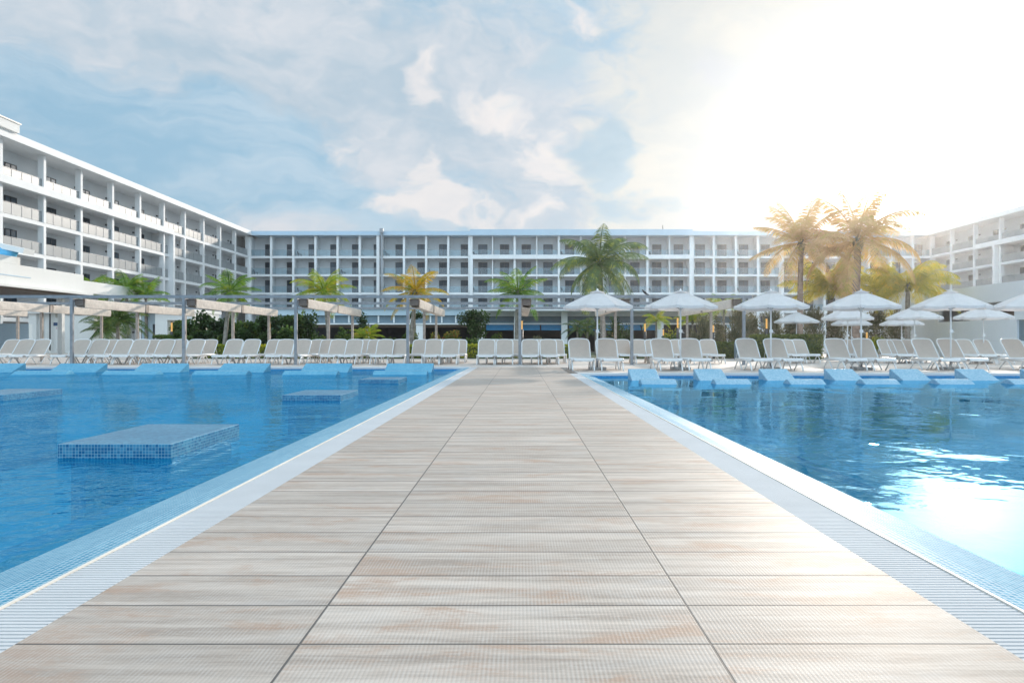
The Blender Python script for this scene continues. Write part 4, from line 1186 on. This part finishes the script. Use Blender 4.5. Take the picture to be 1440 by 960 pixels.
bluec = n.mix(n.mul(n.smooth(wis, 0.38, 0.66), 0.62), bluec, (0.62, 0.74, 0.84))
# broad soft grey cloud with blue gaps
gap = acc([(0.22, blob(330, 245, 230, 60, -0.25)), (0.24, blob(90, 150, 170, 55, -0.35)), (0.24, blob(430, 290, 170, 30)), (0.12, blob(780, 110, 50, 60)), (0.12, blob(230, 330, 250, 40))])
full = acc([(0.22, blob(170, 30, 330, 70, -0.2)), (0.20, blob(480, 110, 150, 90)), (0.15, blob(700, 230, 150, 130))])
cov = n.smooth(n.add(n.add(n.mul(fb_, 1.7), n.mul(cn_, 0.6)), n.sub(full, gap)), -0.26, 0.12)
tone = n.smooth(n.add(n.mul(cn_, 0.8), n.mul(fb_, 0.9)), -0.22, 0.25)
grey = n.mix(tone, (0.46, 0.59, 0.70), (0.74, 0.77, 0.82))
base = n.mix(cov, bluec, grey)
# bright puffs with ragged edges
pf_ = acc([(1.0, blob(575, 118, 44, 36)), (0.9, blob(690, 150, 58, 36)), (1.0, blob(604, 248, 26, 48)), (1.05, blob(782, 225, 56, 50)), (0.8, blob(560, 300, 90, 22)), (0.7, blob(470, 230, 46, 30)), (0.9, blob(806, 24, 34, 30)), (0.7, blob(720, 310, 120, 18)), (0.5, blob(160, 160, 60, 30)), (0.5, blob(320, 290, 60, 22))])
pm = n.smooth(n.add(pf_, n.add(n.mul(cn_, 1.7), n.mul(fb_, 0.8))), 0.42, 0.95)
base = n.mix(pm, base, n.mix(tone, (0.74, 0.76, 0.80), (0.90, 0.87, 0.86)))
# the great bright bank on the sun's side, ragged along its left edge
rm = n.smooth(n.add(n.add(az, n.mul(el, -0.06)), n.add(n.mul(cn_, 0.20), n.mul(fb_, 0.35))), 0.05, 0.14)
rt_ = n.smooth(n.add(n.mul(fb_, 1.3), n.mul(cn_, 0.5)), -0.2, 0.25)
base = n.mix(n.mul(rm, n.smooth(dy, -0.1, 0.2)), base, n.mix(rt_, (0.68, 0.73, 0.75), (0.82, 0.82, 0.78)))
lav = acc([(0.8, blob(1175, 60, 60, 40, 0.5)), (0.7, blob(1395, 50, 60, 50)), (0.6, blob(1010, 90, 70, 35))])
base = n.mix(n.mul(n.smooth(n.add(lav, n.mul(cn_, 1.0)), 0.2, 0.9), 0.7), base, (0.66, 0.71, 0.80))
# slate blue gap just right of centre
dk = acc([(1.15, blob(856, 210, 34, 66)), (0.7, blob(905, 305, 90, 18)), (0.7, blob(770, 90, 38, 50))])
dm = n.smooth(n.add(dk, n.add(n.mul(cn_, 2.4), n.mul(fb_, 0.8))), 0.35, 0.95)
base = n.mix(n.mul(dm, 0.9), base, n.mix(tone, (0.40, 0.57, 0.69), (0.52, 0.67, 0.78)))
# veil of thin bright cloud round the sun
dt = n.vmath('DOT_PRODUCT', dv, tuple(Vector((math.sin(R(32))*math.cos(R(12)), math.cos(R(32))*math.cos(R(12)), math.sin(R(12))))))
dt = n.math('MAXIMUM', dt, 0.0)
veil = n.add(n.mul(n.math('POWER', dt, 200.0), 7.5), n.mul(n.math('POWER', dt, 6.0), 0.02))
base = n.vmath('ADD', base, n.vmath('MULTIPLY', n.comb(veil, veil, veil), (1.0, 0.98, 0.94)))
# unseen bluish fill light added behind the camera to lift the shaded facades
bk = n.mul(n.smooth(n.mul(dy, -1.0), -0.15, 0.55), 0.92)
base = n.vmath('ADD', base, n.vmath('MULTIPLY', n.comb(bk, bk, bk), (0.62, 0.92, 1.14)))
# below the horizon: plain ground tone
base = n.mix(n.smooth(dz, -0.02, 0.0), (0.25, 0.26, 0.25), base)
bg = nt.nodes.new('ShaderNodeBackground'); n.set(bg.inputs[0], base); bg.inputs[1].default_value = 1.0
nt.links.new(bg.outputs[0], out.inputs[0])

sl_ = bpy.data.lights.new('sun', 'SUN'); sl_.energy = 3.6; sl_.angle = R(1.5); sl_.color = (1.0, 0.89, 0.77)
so = bpy.data.objects.new('sun', sl_); col.objects.link(so)
so.rotation_euler = (-sd).to_track_quat('-Z', 'Y').to_euler()

# ------------------------------------------------------------------ camera
cam = bpy.data.cameras.new('camera'); cam.sensor_width = 36.0; cam.lens = 25.0; cam.clip_end = 3000; cam.clip_start = 0.05
cam.shift_x = -11/1440; cam.shift_y = -1/1440*-1
co = bpy.data.objects.new('camera', cam); col.objects.link(co)
co.location = (0, 0, H); co.rotation_euler = (R(90), 0, 0)
scene.camera = co
vs = scene.view_settings; vs.view_transform = 'Standard'; vs.look = 'None'; vs.gamma = 1.0; vs.exposure = 0.0; vs.use_curve_mapping = False
cy = scene.cycles
scene.render.engine = 'CYCLES'
cy.max_bounces = 8; cy.transparent_max_bounces = 16; cy.diffuse_bounces = 4; cy.glossy_bounces = 3; cy.transmission_bounces = 4
cy.use_denoising = True
cy.caustics_reflective = False; cy.caustics_refractive = False
